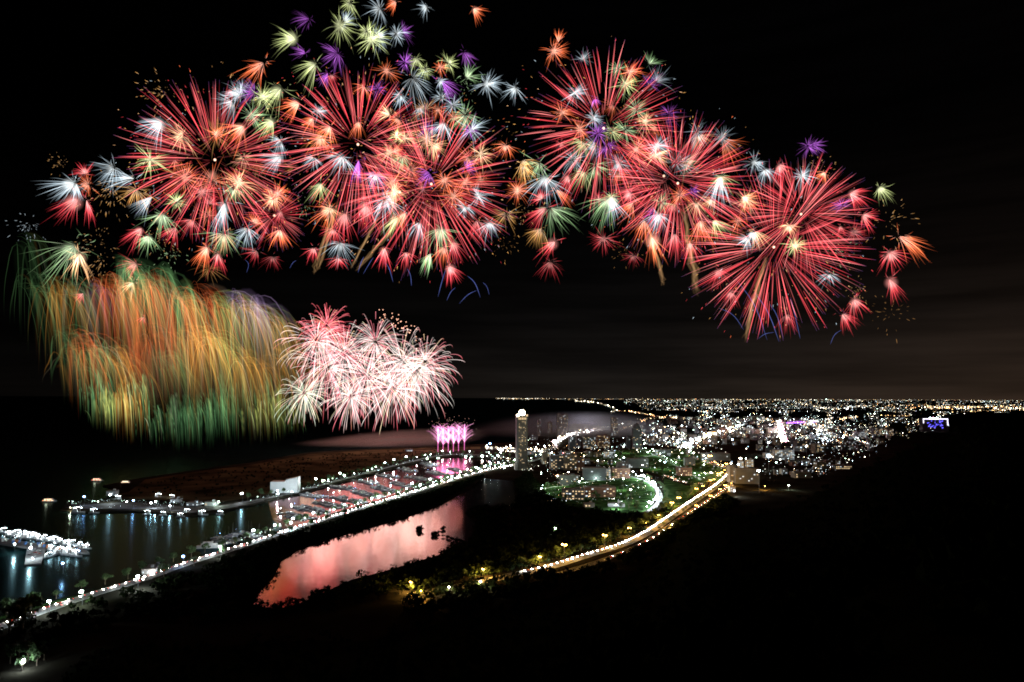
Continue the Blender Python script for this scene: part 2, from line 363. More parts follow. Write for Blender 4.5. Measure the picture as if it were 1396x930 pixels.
forest('mangrove_forest', 'black band of mangrove forest between the harbour road and the pink pond',
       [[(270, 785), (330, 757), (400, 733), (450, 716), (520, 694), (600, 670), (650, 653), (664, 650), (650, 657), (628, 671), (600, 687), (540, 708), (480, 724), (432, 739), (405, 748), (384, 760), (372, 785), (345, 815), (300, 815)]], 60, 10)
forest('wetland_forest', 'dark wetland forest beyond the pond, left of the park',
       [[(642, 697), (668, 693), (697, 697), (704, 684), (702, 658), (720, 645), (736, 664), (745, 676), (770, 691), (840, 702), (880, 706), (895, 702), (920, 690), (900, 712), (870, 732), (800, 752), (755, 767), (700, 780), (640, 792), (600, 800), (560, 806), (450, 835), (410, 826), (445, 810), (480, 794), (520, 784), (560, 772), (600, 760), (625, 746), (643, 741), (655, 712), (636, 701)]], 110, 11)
forest('pond_bank_shrubs', 'dark shrubs along the near-left bank of the pink pond', [[(326, 798), (350, 806), (346, 820), (362, 826), (382, 826), (412, 818), (445, 803), (452, 812), (420, 830), (385, 842), (335, 838)]], 30, 6, leaf=1.0)
forest('verge_bushes', 'leafy bushes on the highway verge lit amber by the lamps', [[(566, 812), (600, 797), (680, 782), (755, 766), (800, 750), (860, 730), (905, 702), (900, 696), (860, 722), (800, 742), (750, 757), (680, 772), (600, 788), (560, 805)], [(590, 820), (650, 806), (690, 796), (690, 803), (640, 816)]], 45, 5.5, leaf_m, .8)
forest('roadside_forest', 'dark forest strip between the highway and the foreground hill', [[(540, 822), (600, 806), (640, 801), (700, 790), (752, 781), (765, 789), (812, 774), (862, 756), (897, 737), (932, 711), (967, 688), (988, 676), (1010, 690), (960, 716), (900, 756), (850, 776), (800, 790), (700, 818), (560, 845)]], 55, 9)
forest('pond_islet_shrubs', 'few small dark mangrove islets standing in the pink pond', [[(567, 722), (574, 720), (577, 724), (571, 728)], [(601, 722), (606, 721), (607, 723), (602, 724)], [(587, 731), (593, 728), (599, 727), (596, 731), (590, 733)], [(595, 729), (622, 737), (636, 741), (620, 739)]], 8, 5, leaf=1.0)
forest('spit_scrub', 'low dark scrub scattered over the dry spit beyond the marina', [[(180, 676), (200, 658), (270, 646), (340, 637), (425, 622), (500, 617), (600, 612), (650, 611), (600, 615), (540, 628), (450, 651), (400, 664), (345, 675), (290, 682)]], 900, 4, leaf=1.4, nleaf=24)
forest('roadside_scrub', 'dark scrub between the harbour road and the hill foot', [[(-20, 872), (60, 845), (130, 822), (190, 806), (262, 782), (290, 790), (340, 822), (345, 835), (300, 850), (180, 846), (60, 880), (-20, 905)]], 90, 8)
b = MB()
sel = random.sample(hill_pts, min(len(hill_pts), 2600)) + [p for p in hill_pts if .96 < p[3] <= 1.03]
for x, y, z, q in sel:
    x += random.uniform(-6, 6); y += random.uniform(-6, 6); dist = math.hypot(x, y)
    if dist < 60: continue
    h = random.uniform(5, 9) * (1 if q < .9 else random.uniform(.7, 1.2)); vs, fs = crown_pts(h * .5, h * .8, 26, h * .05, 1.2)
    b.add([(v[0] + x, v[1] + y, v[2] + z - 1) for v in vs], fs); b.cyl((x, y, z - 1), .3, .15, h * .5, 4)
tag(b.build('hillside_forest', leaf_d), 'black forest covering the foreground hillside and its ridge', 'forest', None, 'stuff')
# ------------------------------------------------------------------ street lamps
def lamp_proto(kind, glow, h, r, power, col, double=False):
    root = empty('street_lamp', (0, 0, -800)); kids = []
    kids.append(MB().cyl((0, 0, 0), .22, .12, h, 6).build('pole', dark_m, root))
    arms = (1, -1) if double else (1,)
    for s_ in arms:
        kids.append(MB().box((s_ * .9, 0, h), (1.8, .15, .15)).build('arm', dark_m, root))
        kids.append(MB().ball((s_ * 1.6, 0, h - .1), r, nu=8, nv=6, sq=.7).build('lamp_head', glow, root, True))
    kids.append(light('lamp_light', (1.6 if not double else 0, 0, h - r - .5), power, col, root, .8))
    return [root, kids, False]
LP = {'dock': lamp_proto('dock', glow_blue, 5, .5, 2500, (.7, .85, 1)), 'white': lamp_proto('white', glow_white, 10, 1.25, 26000, (.8, .93, 1)), 'green': lamp_proto('green', glow_green, 9, 1.15, 24000, (.75, 1, .8)),
      'amber': lamp_proto('amber', glow_amber, 11, .9, 95000, (1, .5, .1), True), 'warm': lamp_proto('warm', glow_warm, 9, 1.0, 22000, (1, .8, .5)),
      'blue': lamp_proto('blue', glow_blue, 12, 1.3, 9000, (.5, .65, 1)), 'mast': lamp_proto('mast', glow_white, 16, 1.8, 45000, (.8, .95, 1))}
def put_lamp(x, y, kind, label, group, rz=0, sc=1.0):
    p = LP[kind]
    if not p[2]: o = p[0]; p[2] = True; o.location = (x, y, 2.0); o.rotation_euler.z = rz
    else: o = copy_tree(p[0], p[1], (x, y, 2.0), rz)
    o.scale = (sc, sc, sc); return tag(o, label, 'street lamp', group)
def lamps_along(c, step, kind, off, lab, group, t0=0, t1=1, sc=1.0, jit=0, start=0):
    rs = resample(c, step); n = len(rs); k = start
    for i, (p, t) in enumerate(rs):
        if not (t0 <= i / max(1, n - 1) <= t1) or random.random() < .1: continue
        p = p + t * random.uniform(-.3, .3) * step
        k += 1; s_ = Vector((-t.y, t.x, 0)) * (off + random.uniform(-jit, jit))
        put_lamp(p.x + s_.x, p.y + s_.y, kind if isinstance(kind, str) else random.choice(kind), lab % nth(k), group, math.atan2(-s_.y, -s_.x), sc * random.uniform(.6, 1.6))
lamps_along(r_harbour, 50, ('white', 'green', 'white'), 9, 'white street lamp beside the harbour road, %s from the near end', 'lamps along the harbour road', .24, 1, sc=1.1)
lamps_along(r_harbour, 58, ('white', 'green', 'warm'), -9.5, 'lamp on the landward kerb of the harbour road, %s from the near end', 'lamps along the harbour road', .42, 1, sc=1.0)
lamps_along(r_quay, 72, ('white', 'green'), -8, 'white lamp on the far marina quay, %s from the boat mole', 'lamps along the far quay', sc=1.25)
lamps_along(r_bay, 110, 'warm', 10, 'bright warm lamp along the bay road, %s from the sea', 'lamps along the bay road', sc=1.4)
lamps_along(r_bay, 140, 'white', -12, 'white lamp on landward side of the bay road, %s from the sea', 'lamps along the bay road', sc=1.3)
lamps_along(r_high, 80, 'amber', 11, 'twin amber sodium lamp beside the highway, %s from the forest end', 'amber lamps along the highway', 0, 1)
lamps_along(r_slip, 90, 'amber', -7, 'amber sodium lamp beside the service road, %s from the dark end', 'amber lamps along the service road', .3, 1, .8)
lamps_along(r_shop, 110, ('warm', 'white', 'amber'), 10, 'bright lamp on the shopping street, %s from the highway', 'lamps on the shopping street', sc=1.5)
lamps_along(r_shop, 140, ('white', 'warm'), -10, 'lamp on the far kerb of shopping street, %s from the highway', 'lamps on the shopping street', sc=1.5)
lamps_along(r_curve, 17, 'white', 6, 'white lamp on the curved park road, %s from its lower end', 'lamps on the curved park road', sc=.95)
lamps_along(r_path, 50, 'green', 4, 'greenish lamp on the park path, %s from the wetland', 'lamps in the park', sc=.7)
lamps_along(r_campus, 60, 'green', 5, 'greenish lamp on the campus path, %s from the domed tower', 'lamps in the park', sc=.8)
lamps_along(r_link, 95, ('white', 'green', 'warm'), 8, 'lamp on the town road, %s from the skyscraper', 'lamps on the town road', sc=.9)
lamps_along(r_pink, 200, 'warm', 14, 'lamp on the pink festival street, %s from its top', 'lamps on the festival street', sc=1.6)
lamps_along(r_east, 170, ('white', 'green'), 9, 'white lamp on the east street, %s from the town', 'lamps on the east street', sc=1.4)
for i, (x, y, k, sc, lab) in enumerate([(115, 682, 'blue', 1.3, 'blue-white lamp on the boat mole'), (150, 678, 'mast', .9, 'brightest lamp on the boat mole above the sheds'), (182, 687, 'blue', 1.2, 'blue lamp beside the mole'), (206, 688, 'white', 1, 'white lamp on the mole, between blue lamp and moored ships'),
        (232, 692, 'white', 1, 'white lamp by mole boats'), (96, 693, 'warm', .6, 'small lamp at the tip of the boat mole'), (250, 765, 'blue', 1.1, 'blue lamp on near quay by the small shed'), (300, 750, 'mast', .8, 'floodlight beside the moored white motor yacht'),
        (67, 826, 'mast', .8, 'floodlight among green trees at bottom of the harbour road'), (112, 811, 'green', 1.5, 'greenish lamp glowing in a tree by the harbour road'), (188, 792, 'mast', .9, 'floodlight at the low building on the near quay'), (42, 752, 'mast', .9, 'floodlight on the near pier deck'), (20, 745, 'mast', .6, 'floodlight at the root of the pier'), (86, 774, 'blue', 1, 'lone blue lamp below the near pier'),
        (397, 716, 'mast', .7, 'floodlight on the quay corner by the first pontoon'), (668, 610, 'blue', 2.6, 'blue-white floodlight at the seaward end of the bay road'), (379, 676, 'mast', .8, 'floodlight left of the white hall'), (398, 673, 'mast', .8, 'floodlight right of the white hall'),
        (1048, 629, 'mast', 2.6, 'brilliant star-like floodlight before the white lit hospital'), (757, 722, 'green', .9, 'single greenish lamp alone in the dark wood'), (574, 810, 'amber', .8, 'small amber lamp at the dark left end of highway'), (612, 803, 'warm', 1.0, 'warm lamp lighting bushes near the highway end'), (655, 796, 'warm', 1.2, 'warm lamp over bright bushes by the highway'),
        (1043, 665, 'amber', .8, 'amber lamp below the grey apartment slab'), (1075, 663, 'green', 1.2, 'green-white lamp at the hill foot right of the slab'), (1001, 672, 'mast', .8, 'floodlight by the small white building under the slab'), (775, 645, 'warm', 1.2, 'warm lamp over the round kiosk'),
        (787, 668, 'warm', 1.3, 'pinkish lamp over the campus courtyard'), (840, 690, 'mast', .5, 'white lamp at the long low pavilion'), (738, 668, 'mast', .6, 'white lamp at the corner of the park by the wetland')]):
    g = G(x, y + 8 * sc * (1 if k != 'mast' else 1.6) * F_PX / max(400, G(x, y).y) * .9)
    put_lamp(g.x, g.y, k, lab, 'floodlights and single lamps', -1.57, sc)
# ------------------------------------------------------------------ fireworks: sparks as thin glowing trails in three dimensions
COL = {'R': (1.35, .10, .13), 'O': (1.6, .30, .10), 'W': (.7, .88, 1.0), 'Y': (.95, 1.1, .42), 'G': (.5, .85, .38), 'P': (.5, .13, .7), 'A': (1.25, .62, .17), 'C': (1.6, .85, .4), 'B': (.2, .25, .8), 'D': (.45, .22, .07)}
def mixc(a, b, t): return tuple(a[i] * (1 - t) + b[i] * t for i in range(3))
def sc3(a, k): return tuple(x * k for x in a)
def fib_dirs(n, jit=.5):
    out = []
    for i in range(n):
        z = 1 - 2 * (i + .5) / n; a = i * 2.39996 + random.uniform(-jit, jit) * .3; r_ = math.sqrt(1 - z * z)
        d = Vector((r_ * math.cos(a), r_ * math.sin(a), z)) + Vector([random.uniform(-1, 1) * .09 * jit for _ in range(3)]); out.append(d.normalized())
    return out
BIG = [  # x, y, radius (photo pixels), distance, number of trails, name used in labels
    (293, 218, 124, 2700, 250, 'leftmost crimson burst'), (488, 197, 118, 2850, 230, 'second crimson burst from left'), (588, 251, 128, 2650, 250, 'middle crimson burst'),
    (823, 175, 118, 2800, 220, 'upper right crimson burst'), (924, 250, 112, 2900, 240, 'second crimson burst from right'), (1055, 337, 128, 2700, 230, 'rightmost crimson burst')]
def big_burst(x, y, r_px, Y, n, nm, colr='R', gap=.3, dim=1.0, wid=1.0, label=None, cat='firework', group='big crimson chrysanthemum fireworks'):
    c = P(x, y, Y); u = Y / F_PX; Rr = r_px * u * random.uniform(.96, 1.0); root = empty('chrysanthemum_firework', c)
    tag(root, label or ('big round firework of straight crimson trails: the ' + nm), cat, group)
    b = MB(); b2 = MB()
    for i, d in enumerate(fib_dirs(n)):
        # paired crimson trails: dark gap round the centre, brightest two thirds out
        r0 = gap * Rr * random.choice((.8, 1, 1.2, 1.7, 2.0)) * random.uniform(.85, 1.15); r1 = Rr * random.uniform(.82, 1.06); K = 7; pts, rad, cs = [], [], []
        drp = random.uniform(-.02, .05); wob = Vector([random.gauss(0, .018) * Rr for _ in range(3)]); hue = mixc(COL[colr], (1.3, .55, .5), random.random() ** 2 * .6); br = dim * random.choice((.1, .2, .34, .5, .68)) * random.uniform(.8, 1.2)
        for k in range(K):
            t = k / (K - 1); q = r0 + (r1 - r0) * t
            pts.append(d * q + Vector((0, 0, -(.05 + drp) * Rr * (q / Rr) ** 2)) + wob * (t * t))
            rad.append(u * wid * .46 * (.35 + .85 * math.sin(math.pi * min(1, t * .9 + .12)) + .12 * t))
            f = (.5 + .5 * math.sin(math.pi * t)) * (1 if k < K - 1 else .18); cc = sc3(hue, br * f)
            if t > .85: cc = mixc(cc, (.05, .04, .16), (t - .85) * 3)
            cs.append(cc)
        b.tube(pts, rad, cs, 5)
        if random.random() < .45:            # a fainter companion trail beside it
            o = Vector([random.uniform(-1, 1) for _ in range(3)]) * Rr * .03
            b2.tube([p * .96 + o for p in pts[1:]], [w * .6 for w in rad[1:]], [sc3(k_, .6) for k_ in cs[1:]], 4)
    b.build('crimson_trails', fire, root, True); b2.build('faint_trails', fire, root, True)
    g = MB(); g.ball((0, 0, 0), 2.2 * u, sc3((1.8, 1.0, .7), dim), 10, 8); g.build('burst_core', fire_soft, root, True)
    return root
for args in BIG: big_burst(*args)
big_burst(374, 294, 50, 2600, 130, '', gap=.2, dim=.6, wid=.8, label='smaller dark red round firework low between the two leftmost crimson bursts')
big_burst(1092, 292, 92, 2950, 210, '', gap=.25, dim=.8, wid=.85, label='dense red round firework behind the top right of the rightmost crimson burst')
big_burst(545, 262, 84, 3000, 130, '', gap=.3, dim=.65, wid=.8, label='red round firework hidden behind the middle crimson burst, on its left')
big_burst(905, 240, 80, 3050, 130, '', gap=.25, dim=.65, wid=.8, label='red round firework packed behind the second crimson burst from right')
# small sprays: x, y, radius, colour, direction (degrees, 0 right, 90 up), half spread, style (s solid, d dashes, f faint)
SP = """226 126 42 A 172 75 d;222 167 38 W 200 50 s;247 185 28 C 215 120 s;250 182 15 C 180 80 s;156 228 32 W 198 80 s;205 218 27 Y 265 140 s;150 255 46 A 285 70 d;186 258 30 A 275 85 s;165 250 30 A 220 60 d;102 250 40 W 195 38 s;104 250 24 W 278 30 s;107 271 44 R 208 34 s;118 272 30 R 290 16 s;117 237 20 R 120 70 s;120 252 18 O 200 120 s;88 222 22 A 165 60 d;184 244 36 W 176 32 s;208 268 32 W 218 28 s;
360 86 38 O 198 42 s;327 129 30 W 148 62 s;318 141 24 W 190 80 s;347 127 25 P 150 70 s;384 120 40 Y 216 38 s;357 132 24 Y 200 180 s;372 164 27 Y 216 48 s;383 192 21 W 220 75 s;384 213 32 W 215 48 s;343 158 26 G 200 180 s;333 172 36 O 228 48 s;295 185 34 D 270 180 s;295 183 14 O 250 180 s;252 243 32 O 230 150 s;290 248 36 O 90 120 s;275 262 30 R 200 180 s;325 250 30 C 200 150 s;318 258 22 G 260 110 s;322 244 18 O 60 100 s;
41 303 32 W 250 75 d;103 335 58 G 208 42 s;108 345 34 C 262 40 s;133 331 27 A 250 180 d;142 350 34 A 240 35 d;186 360 24 R 200 70 s;182 385 22 C 225 50 s;114 400 16 R 225 45 f;194 311 32 R 214 30 s;203 322 24 G 250 80 s;196 432 12 R 240 50 f;
241 276 18 Y 250 180 s;222 292 32 G 258 75 s;307 276 40 W 263 24 s;338 311 27 W 262 78 s;346 304 16 O 60 80 s;305 319 34 G 268 92 s;306 318 26 C 268 80 s;283 337 27 O 236 38 s;297 345 24 R 265 40 s;285 366 24 D 268 120 s;221 324 30 A 255 120 d;233 345 27 G 258 120 d;377 265 25 O 220 180 s;372 272 20 C 240 120 s;381 313 26 O 264 62 s;351 342 20 R 212 60 f;372 350 20 R 262 80 f;262 300 26 R 250 80 s;240 310 26 R 240 50 s;
477 4 19 Y 200 120 s;518 12 22 W 205 110 s;422 26 27 P 172 48 f;404 54 34 Y 176 42 s;463 35 28 Y 190 180 s;470 30 22 W 60 60 s;500 43 20 Y 120 130 s;506 54 29 Y 200 180 s;516 50 22 W 20 120 s;540 46 19 W 190 180 s;549 44 18 P 20 80 s;417 73 19 P 160 50 s;461 73 28 P 190 85 s;431 87 34 Y 214 52 s;447 99 19 P 235 40 s;527 97 22 O 70 130 s;497 118 17 O 250 90 s;515 121 16 P 270 150 s;408 141 30 O 200 55 s;434 152 16 W 200 180 s;428 162 22 O 225 50 s;450 172 26 O 235 60 s;489 166 22 O 262 45 s;532 156 22 C 162 55 s;546 130 18 W 262 80 s;544 162 20 O 230 90 s;552 188 22 C 240 160 s;540 186 14 Y 260 180 s;430 190 30 D 200 180 s;438 188 26 O 260 80 s;
540 2 17 O 214 60 s;582 10 18 W 205 80 s;645 12 19 O 326 52 s;552 85 17 P 240 180 s;568 80 20 Y 262 75 s;579 94 17 Y 275 80 s;562 106 38 W 308 72 s;600 92 15 O 180 160 s;611 86 17 Y 40 120 s;601 110 30 P 322 40 s;600 110 12 W 300 100 s;632 71 23 P 308 38 s;633 116 25 G 200 180 d;636 106 26 G 60 60 s;664 115 26 W 200 180 s;703 120 22 W 232 82 s;602 134 17 W 100 100 s;618 144 18 W 120 120 s;634 157 28 G 40 160 s;597 150 16 O 100 150 s;618 160 17 O 260 150 s;582 177 19 P 230 150 s;605 168 27 W 250 60 s;643 178 28 W 220 180 s;640 178 16 P 260 150 s;580 150 26 C 130 100 f;582 190 32 C 250 150 s;590 198 24 C 320 80 s;680 190 32 D 60 170 d;690 198 22 O 250 100 s;
428 215 17 W 250 90 s;467 213 27 W 255 80 s;489 218 27 P 262 22 s;530 208 24 C 180 150 s;538 206 14 O 200 180 s;513 236 24 P 262 90 s;512 238 22 W 262 80 s;549 212 24 G 262 80 s;437 250 26 Y 262 60 s;417 278 27 G 258 80 d;450 286 30 O 200 110 s;452 284 16 C 260 120 s;535 250 28 O 200 150 s;538 262 22 C 220 150 s;524 272 32 W 265 82 s;543 296 30 Y 226 28 s;553 290 22 O 235 35 s;463 331 27 W 265 90 s;462 352 16 R 270 80 s;428 338 20 R 262 60 s;455 312 24 R 255 80 s;524 338 26 R 268 45 s;553 344 20 R 285 60 s;470 290 40 R 262 40 s;500 280 34 R 260 50 s;560 232 24 O 180 150 s;
655 210 24 C 190 160 s;640 215 22 O 240 120 s;713 218 24 A 300 70 s;705 260 24 O 240 160 s;635 282 18 W 240 110 s;652 267 20 W 30 130 s;668 303 24 W 262 80 s;690 292 24 A 262 110 s;713 288 24 A 270 120 d;688 330 24 D 268 120 d;618 268 27 O 230 150 s;635 248 24 O 300 150 s;606 246 22 O 60 150 s;586 236 22 P 220 70 s;634 228 20 P 20 70 s;605 337 25 O 262 60 s;600 312 34 G 268 80 s;617 330 28 R 290 45 s;612 363 26 R 296 42 s;588 345 26 G 240 35 s;572 303 27 W 250 60 s;650 300 30 R 290 60 s;
755 70 23 O 180 180 s;761 58 20 O 84 28 s;795 82 18 W 80 80 f;783 127 19 W 200 180 s;852 115 22 Y 200 180 s;858 98 20 O 200 180 s;843 94 17 G 120 120 s;810 135 13 P 280 60 s;766 154 20 O 215 160 s;808 161 19 W 150 180 s;790 176 22 O 190 140 s;815 182 22 P 260 180 s;828 199 20 P 290 100 s;795 194 26 Y 255 110 s;781 218 21 W 240 150 s;836 143 20 O 230 100 f;834 180 20 Y 250 150 s;853 177 24 G 262 130 s;868 150 27 G 60 130 s;880 166 21 C 250 150 s;812 200 24 W 200 80 f;797 234 24 Y 230 80 s;812 226 28 G 300 90 s;845 223 22 W 230 120 s;867 204 24 O 220 180 s;893 212 24 C 200 180 s;895 112 27 W 60 80 f;885 88 20 G 60 60 f;885 115 20 P 60 90 f;
950 180 24 W 100 180 f;953 185 20 C 290 90 f;985 192 36 O 318 50 f;984 188 20 W 240 180 f;1028 222 19 W 160 180 s;1043 231 22 W 290 80 s;912 156 20 P 60 120 f;922 222 30 W 200 180 f;935 220 24 G 320 80 f;895 200 22 W 200 180 s;945 262 14 P 90 120 s;982 240 40 W 265 40 s;984 240 24 Y 260 70 s;970 272 16 C 240 90 s;
712 226 27 A 300 50 s;735 222 28 G 250 90 s;705 262 18 O 270 180 s;743 241 36 W 266 78 s;758 258 28 O 318 22 s;750 283 42 G 308 62 s;745 283 34 R 218 30 s;738 272 20 R 120 80 s;738 311 27 A 245 60 s;757 329 30 R 226 34 s;750 357 24 R 262 80 f;831 270 42 G 236 55 s;832 270 34 W 290 32 s;833 268 15 Y 260 120 s;823 326 26 R 250 130 s;864 276 27 O 228 45 s;878 300 30 O 262 50 s;888 322 36 O 285 32 s;864 348 18 R 250 90 f;850 345 26 D 250 160 d;775 240 24 R 245 40 s;
927 266 20 O 120 140 s;902 276 19 G 200 150 s;898 292 26 W 262 80 s;893 290 18 P 200 80 s;950 276 22 C 262 90 s;955 300 34 O 268 40 s;972 300 27 Y 300 48 s;1010 270 27 O 340 60 s;1012 268 18 C 320 50 s;1006 302 19 O 120 140 s;1020 325 19 W 215 70 s;1030 315 26 C 285 55 s;1025 316 20 W 262 50 s;920 318 30 R 266 50 s;940 330 26 R 275 45 s;980 368 24 R 262 70 f;996 398 20 R 262 60 f;860 262 30 R 230 80 s;
1102 200 16 P 150 180 s;1108 198 18 P 10 60 s;1093 240 19 W 200 180 s;1062 225 24 R 300 60 s;1116 224 24 A 100 160 d;1072 302 25 A 250 150 d;1076 308 18 C 265 120 s;1148 281 16 P 100 100 s;1158 264 28 R 350 45 s;1084 335 19 Y 260 150 s;1018 272 20 C 200 150 s;1135 345 34 G 200 170 d;1125 235 16 O 230 60 s;
1198 256 23 Y 325 62 s;1208 302 42 A 200 180 d;1225 322 42 O 335 32 s;1213 344 27 R 300 90 s;1176 293 24 R 330 60 s;1131 373 21 W 262 90 s;1164 408 27 R 285 55 s;1212 380 30 R 300 24 s;1148 428 24 R 300 50 s;1073 428 24 R 265 60 f;1215 428 36 D 270 180 d;1168 390 20 A 280 90 d"""
NAMES = {'R': 'red', 'O': 'orange', 'W': 'pale blue-white', 'Y': 'yellow-green', 'G': 'greenish', 'P': 'purple', 'A': 'golden', 'C': 'creamy orange', 'D': 'dim bronze'}
def compass(a):
    return ['right', 'up-right', 'upward', 'up-left', 'left', 'down-left', 'downward', 'down-right'][int(((a + 22.5) % 360) // 45)]
def clock(dx, dy):
    h = int(round((math.degrees(math.atan2(dx, -dy)) % 360) / 30)) % 12; return ['twelve', 'one', 'two', 'three', 'four', 'five', 'six', 'seven', 'eight', 'nine', 'ten', 'eleven'][h] + " o'clock"
sprays = []
for q_ in range(26):
    bb = random.choice(BIG); a_ = random.uniform(0, 6.28); d_ = bb[2] * random.uniform(.25, 1.0); rr_ = random.uniform(14, 24)
    SP += ';%d %d %d %s %d %d f' % (bb[0] + math.cos(a_) * d_, bb[1] + math.sin(a_) * d_, rr_, random.choice('RRROOCDW'), random.choice((180 - math.degrees(a_), 265, 250, 285)) % 360, random.choice((45, 75, 110, 180)))
for s_ in SP.replace('\n', '').split(';'):
    x, y, r, c, th, sp, st = s_.split(); x, y, r, th, sp = map(float, (x, y, r, th, sp))
    nb = min(BIG, key=lambda q: math.hypot(x - q[0], y - q[1])); dd = math.hypot(x - nb[0], y - nb[1]) / nb[2]
    where = 'in heart of' if dd < .3 else 'halfway out on' if dd < .7 else 'at rim of' if dd < 1.12 else 'outside' if dd < 1.5 else 'far outside'
    shp = ('round %s sparks' if sp > 130 else 'broad %s plume' if sp > 65 else '%s spray') % (NAMES[c] + (' broken' if st == 'd' else ' faint' if st == 'f' else ''))
    if sp <= 130: shp += ' ' + compass(th)
    sprays.append([x, y, r, c, th, sp, st, shp + ', ' + clock(x - nb[0], y - nb[1]) + ' ' + where + ' ' + nb[5]])
from collections import defaultdict
dup = defaultdict(list)
for s_ in sprays: dup[s_[7]].append(s_)
for k, v in dup.items():
    if len(v) > 1:
        v.sort(key=lambda q: q[1])
        for i, q in enumerate(v): q[7] = (['higher ', 'lower '] if len(v) == 2 else ['top ', 'middle ', 'bottom ', 'lowest '])[i] + q[7]
for x, y, r, c, th, sp, st, lab in sprays:
    Y = random.uniform(2350, 2560); u = Y / F_PX; ctr = P(x, y, Y); Rr = r * u * .98
    ax = Vector((math.cos(R(th)), random.uniform(-.35, .35), math.sin(R(th)))).normalized()
    b = MB(); n = int(24 + (sp / 180) * 40 + r * .5) if st != 'd' else int(22 + r * .6)
    base = COL[c]; k0 = {'s': .66, 'f': .3, 'd': .45}[st] * random.uniform(.5, .95)
    ex = ax.orthogonal().normalized(); ey = ax.cross(ex)
    for i in range(n):
        # directions inside the cone, denser towards its rim
        a = R(sp) * math.sqrt((i + .5) / n) * random.uniform(.75, 1.18); g = i * 2.4 + random.random() * 1.2; vb = random.choice((.35, .6, 1, 1.3))
        d = (ax * math.cos(a) + (ex * math.cos(g) + ey * math.sin(g)) * math.sin(a)).normalized(); stray = random.random() < .16
        if stray: d = Vector([random.gauss(0, 1) for _ in range(3)]).normalized()
        if st == 'd': r0 = Rr * random.uniform(.12, 1.0); r1 = r0 + Rr * random.uniform(.05, .16); wb0 = 0
        else: r0 = Rr * random.choice((.05, .1, .2, .32)); r1 = Rr * (random.uniform(.3, .6) if stray else random.choice((.5, .7, .85, .95, 1.05, 1.18)) * random.uniform(.9, 1.1))
        K = 5; pts, rad, cs = [], [], []; drp = random.uniform(.06, .24); wb = Vector([random.gauss(0, .09) * Rr for _ in range(3)])
        for k in range(K):
            t = k / (K - 1); q = r0 + (r1 - r0) * t
            pts.append(d * q + Vector((0, 0, -drp * q * q / Rr)) + (wb * (t * t) if st != 'd' else Vector((0, 0, 0))))
            rad.append(u * ((.25, .7, 1.05, 1.0, .35)[k] if st != 'd' else (.3, 1, 1.1, .8, .3)[k]) * (.4 if r > 24 else .36))
            f = (.9, 1.05, .85, .5, .1)[k] if st != 'd' else .8
            cs.append(sc3(mixc(base, (1, .92, .8), ((.6, .3, 0, 0, 0)[k] if c not in 'PD' else .0)), f * k0 * vb * random.uniform(.85, 1.15)))
        b.tube(pts, rad, cs, 4)
    o = b.build('firework_spray', fire, None, True); o.location = ctr
    tag(o, lab, 'firework', 'small firework sprays in ' + NAMES[c])
    if st != 'd' and c in 'OWYCGR' and random.random() < .8:
        off = ax * Rr * (.22 if sp < 130 else 0)
        g_ = MB(); g_.ball(tuple(off), Rr * random.uniform(.2, .38), sc3(mixc(base, (1, .9, .75), .4), random.uniform(.4, .9) * k0), 12, 10); g_.build('glow', fire_glow, o, True)
b = MB()
for i in range(1500):                     # loose sparks drifting all through the bursts
    bb = random.choice(BIG + BIG[:3]); a_ = random.uniform(0, 6.28); q_ = bb[2] * random.choice((.3, .55, .75, .9, 1.0)) * random.uniform(.75, 1.12)
    x_, y_ = bb[0] + math.cos(a_) * q_ * 1.1, bb[1] + math.sin(a_) * q_; Y = random.uniform(2400, 3000); u = Y / F_PX; p0 = P(x_, y_, Y)
    dr = Vector((math.cos(a_), random.uniform(-.5, .5), -math.sin(a_) - random.uniform(0, .8))).normalized() * u * random.uniform(1.5, 5)
    cc = sc3(COL[random.choice('RRRAAOWCD')], random.uniform(.15, .8)); b.tube([p0, p0 + dr * .5, p0 + dr], [u * .22, u * .42, u * .12], [cc, cc, sc3(cc, .3)], 4)
tag(b.build('loose_sparks', fire, None, True), 'countless tiny red, gold and white sparks drifting through the upper bursts', 'sparks', None, 'stuff')
# comet trunks: gold spark trails that climb to the bursts, and thin blue rising trails
def trail(name, pxs, Y, wpx, col, lab, cat, grp, spark=0):
    u = Y / F_PX; pts = smooth_line([P(x, y, Y) for x, y in pxs], 2); n = len(pts); b = MB()
    for s_ in range(max(1, spark)):
        j = [Vector([random.gauss(0, 1) * u * wpx * .35 if spark else 0 for _ in range(3)]) for _ in range(n)]
        b.tube([p + q for p, q in zip(pts, j)], [u * wpx * (.35 if spark else .5) * (.5 + .5 * math.sin(math.pi * (i + .6) / n)) for i in range(n)], [sc3(col, math.sin(math.pi * (i + .4) / n) * random.uniform(.7, 1.2)) for i in range(n)], 4)
    c = pts[0]; return tag(b.build(name, fire, None, True, tuple(c)), lab, cat, grp)
for pxs, w, lab in (([(428, 372), (440, 330), (455, 288)], 4, 'golden spark trail climbing left under the second crimson burst from left'), ([(434, 368), (446, 330), (461, 275)], 3.2, 'paler golden trail rising beside the left gold trail'),
                    ([(478, 366), (500, 325), (516, 296)], 3.2, 'short golden trail rising right of the pale blue plume'), ([(486, 368), (515, 335), (548, 296)], 3.6, 'golden trail slanting up-right towards the middle crimson burst'),
                    ([(1016, 462), (1026, 410), (1045, 350)], 6, 'thick golden trail climbing into the rightmost crimson burst'), ([(950, 400), (942, 350), (930, 285)], 7, 'broad golden trail under the second crimson burst from right'),
                    ([(905, 388), (895, 350), (880, 300)], 5, 'dim golden trail left of the broad one under the second crimson burst')):
    trail('comet_trail', pxs, 2620, w, (.05, .028, .012), lab, 'firework trail', 'gold comet trails', 7)
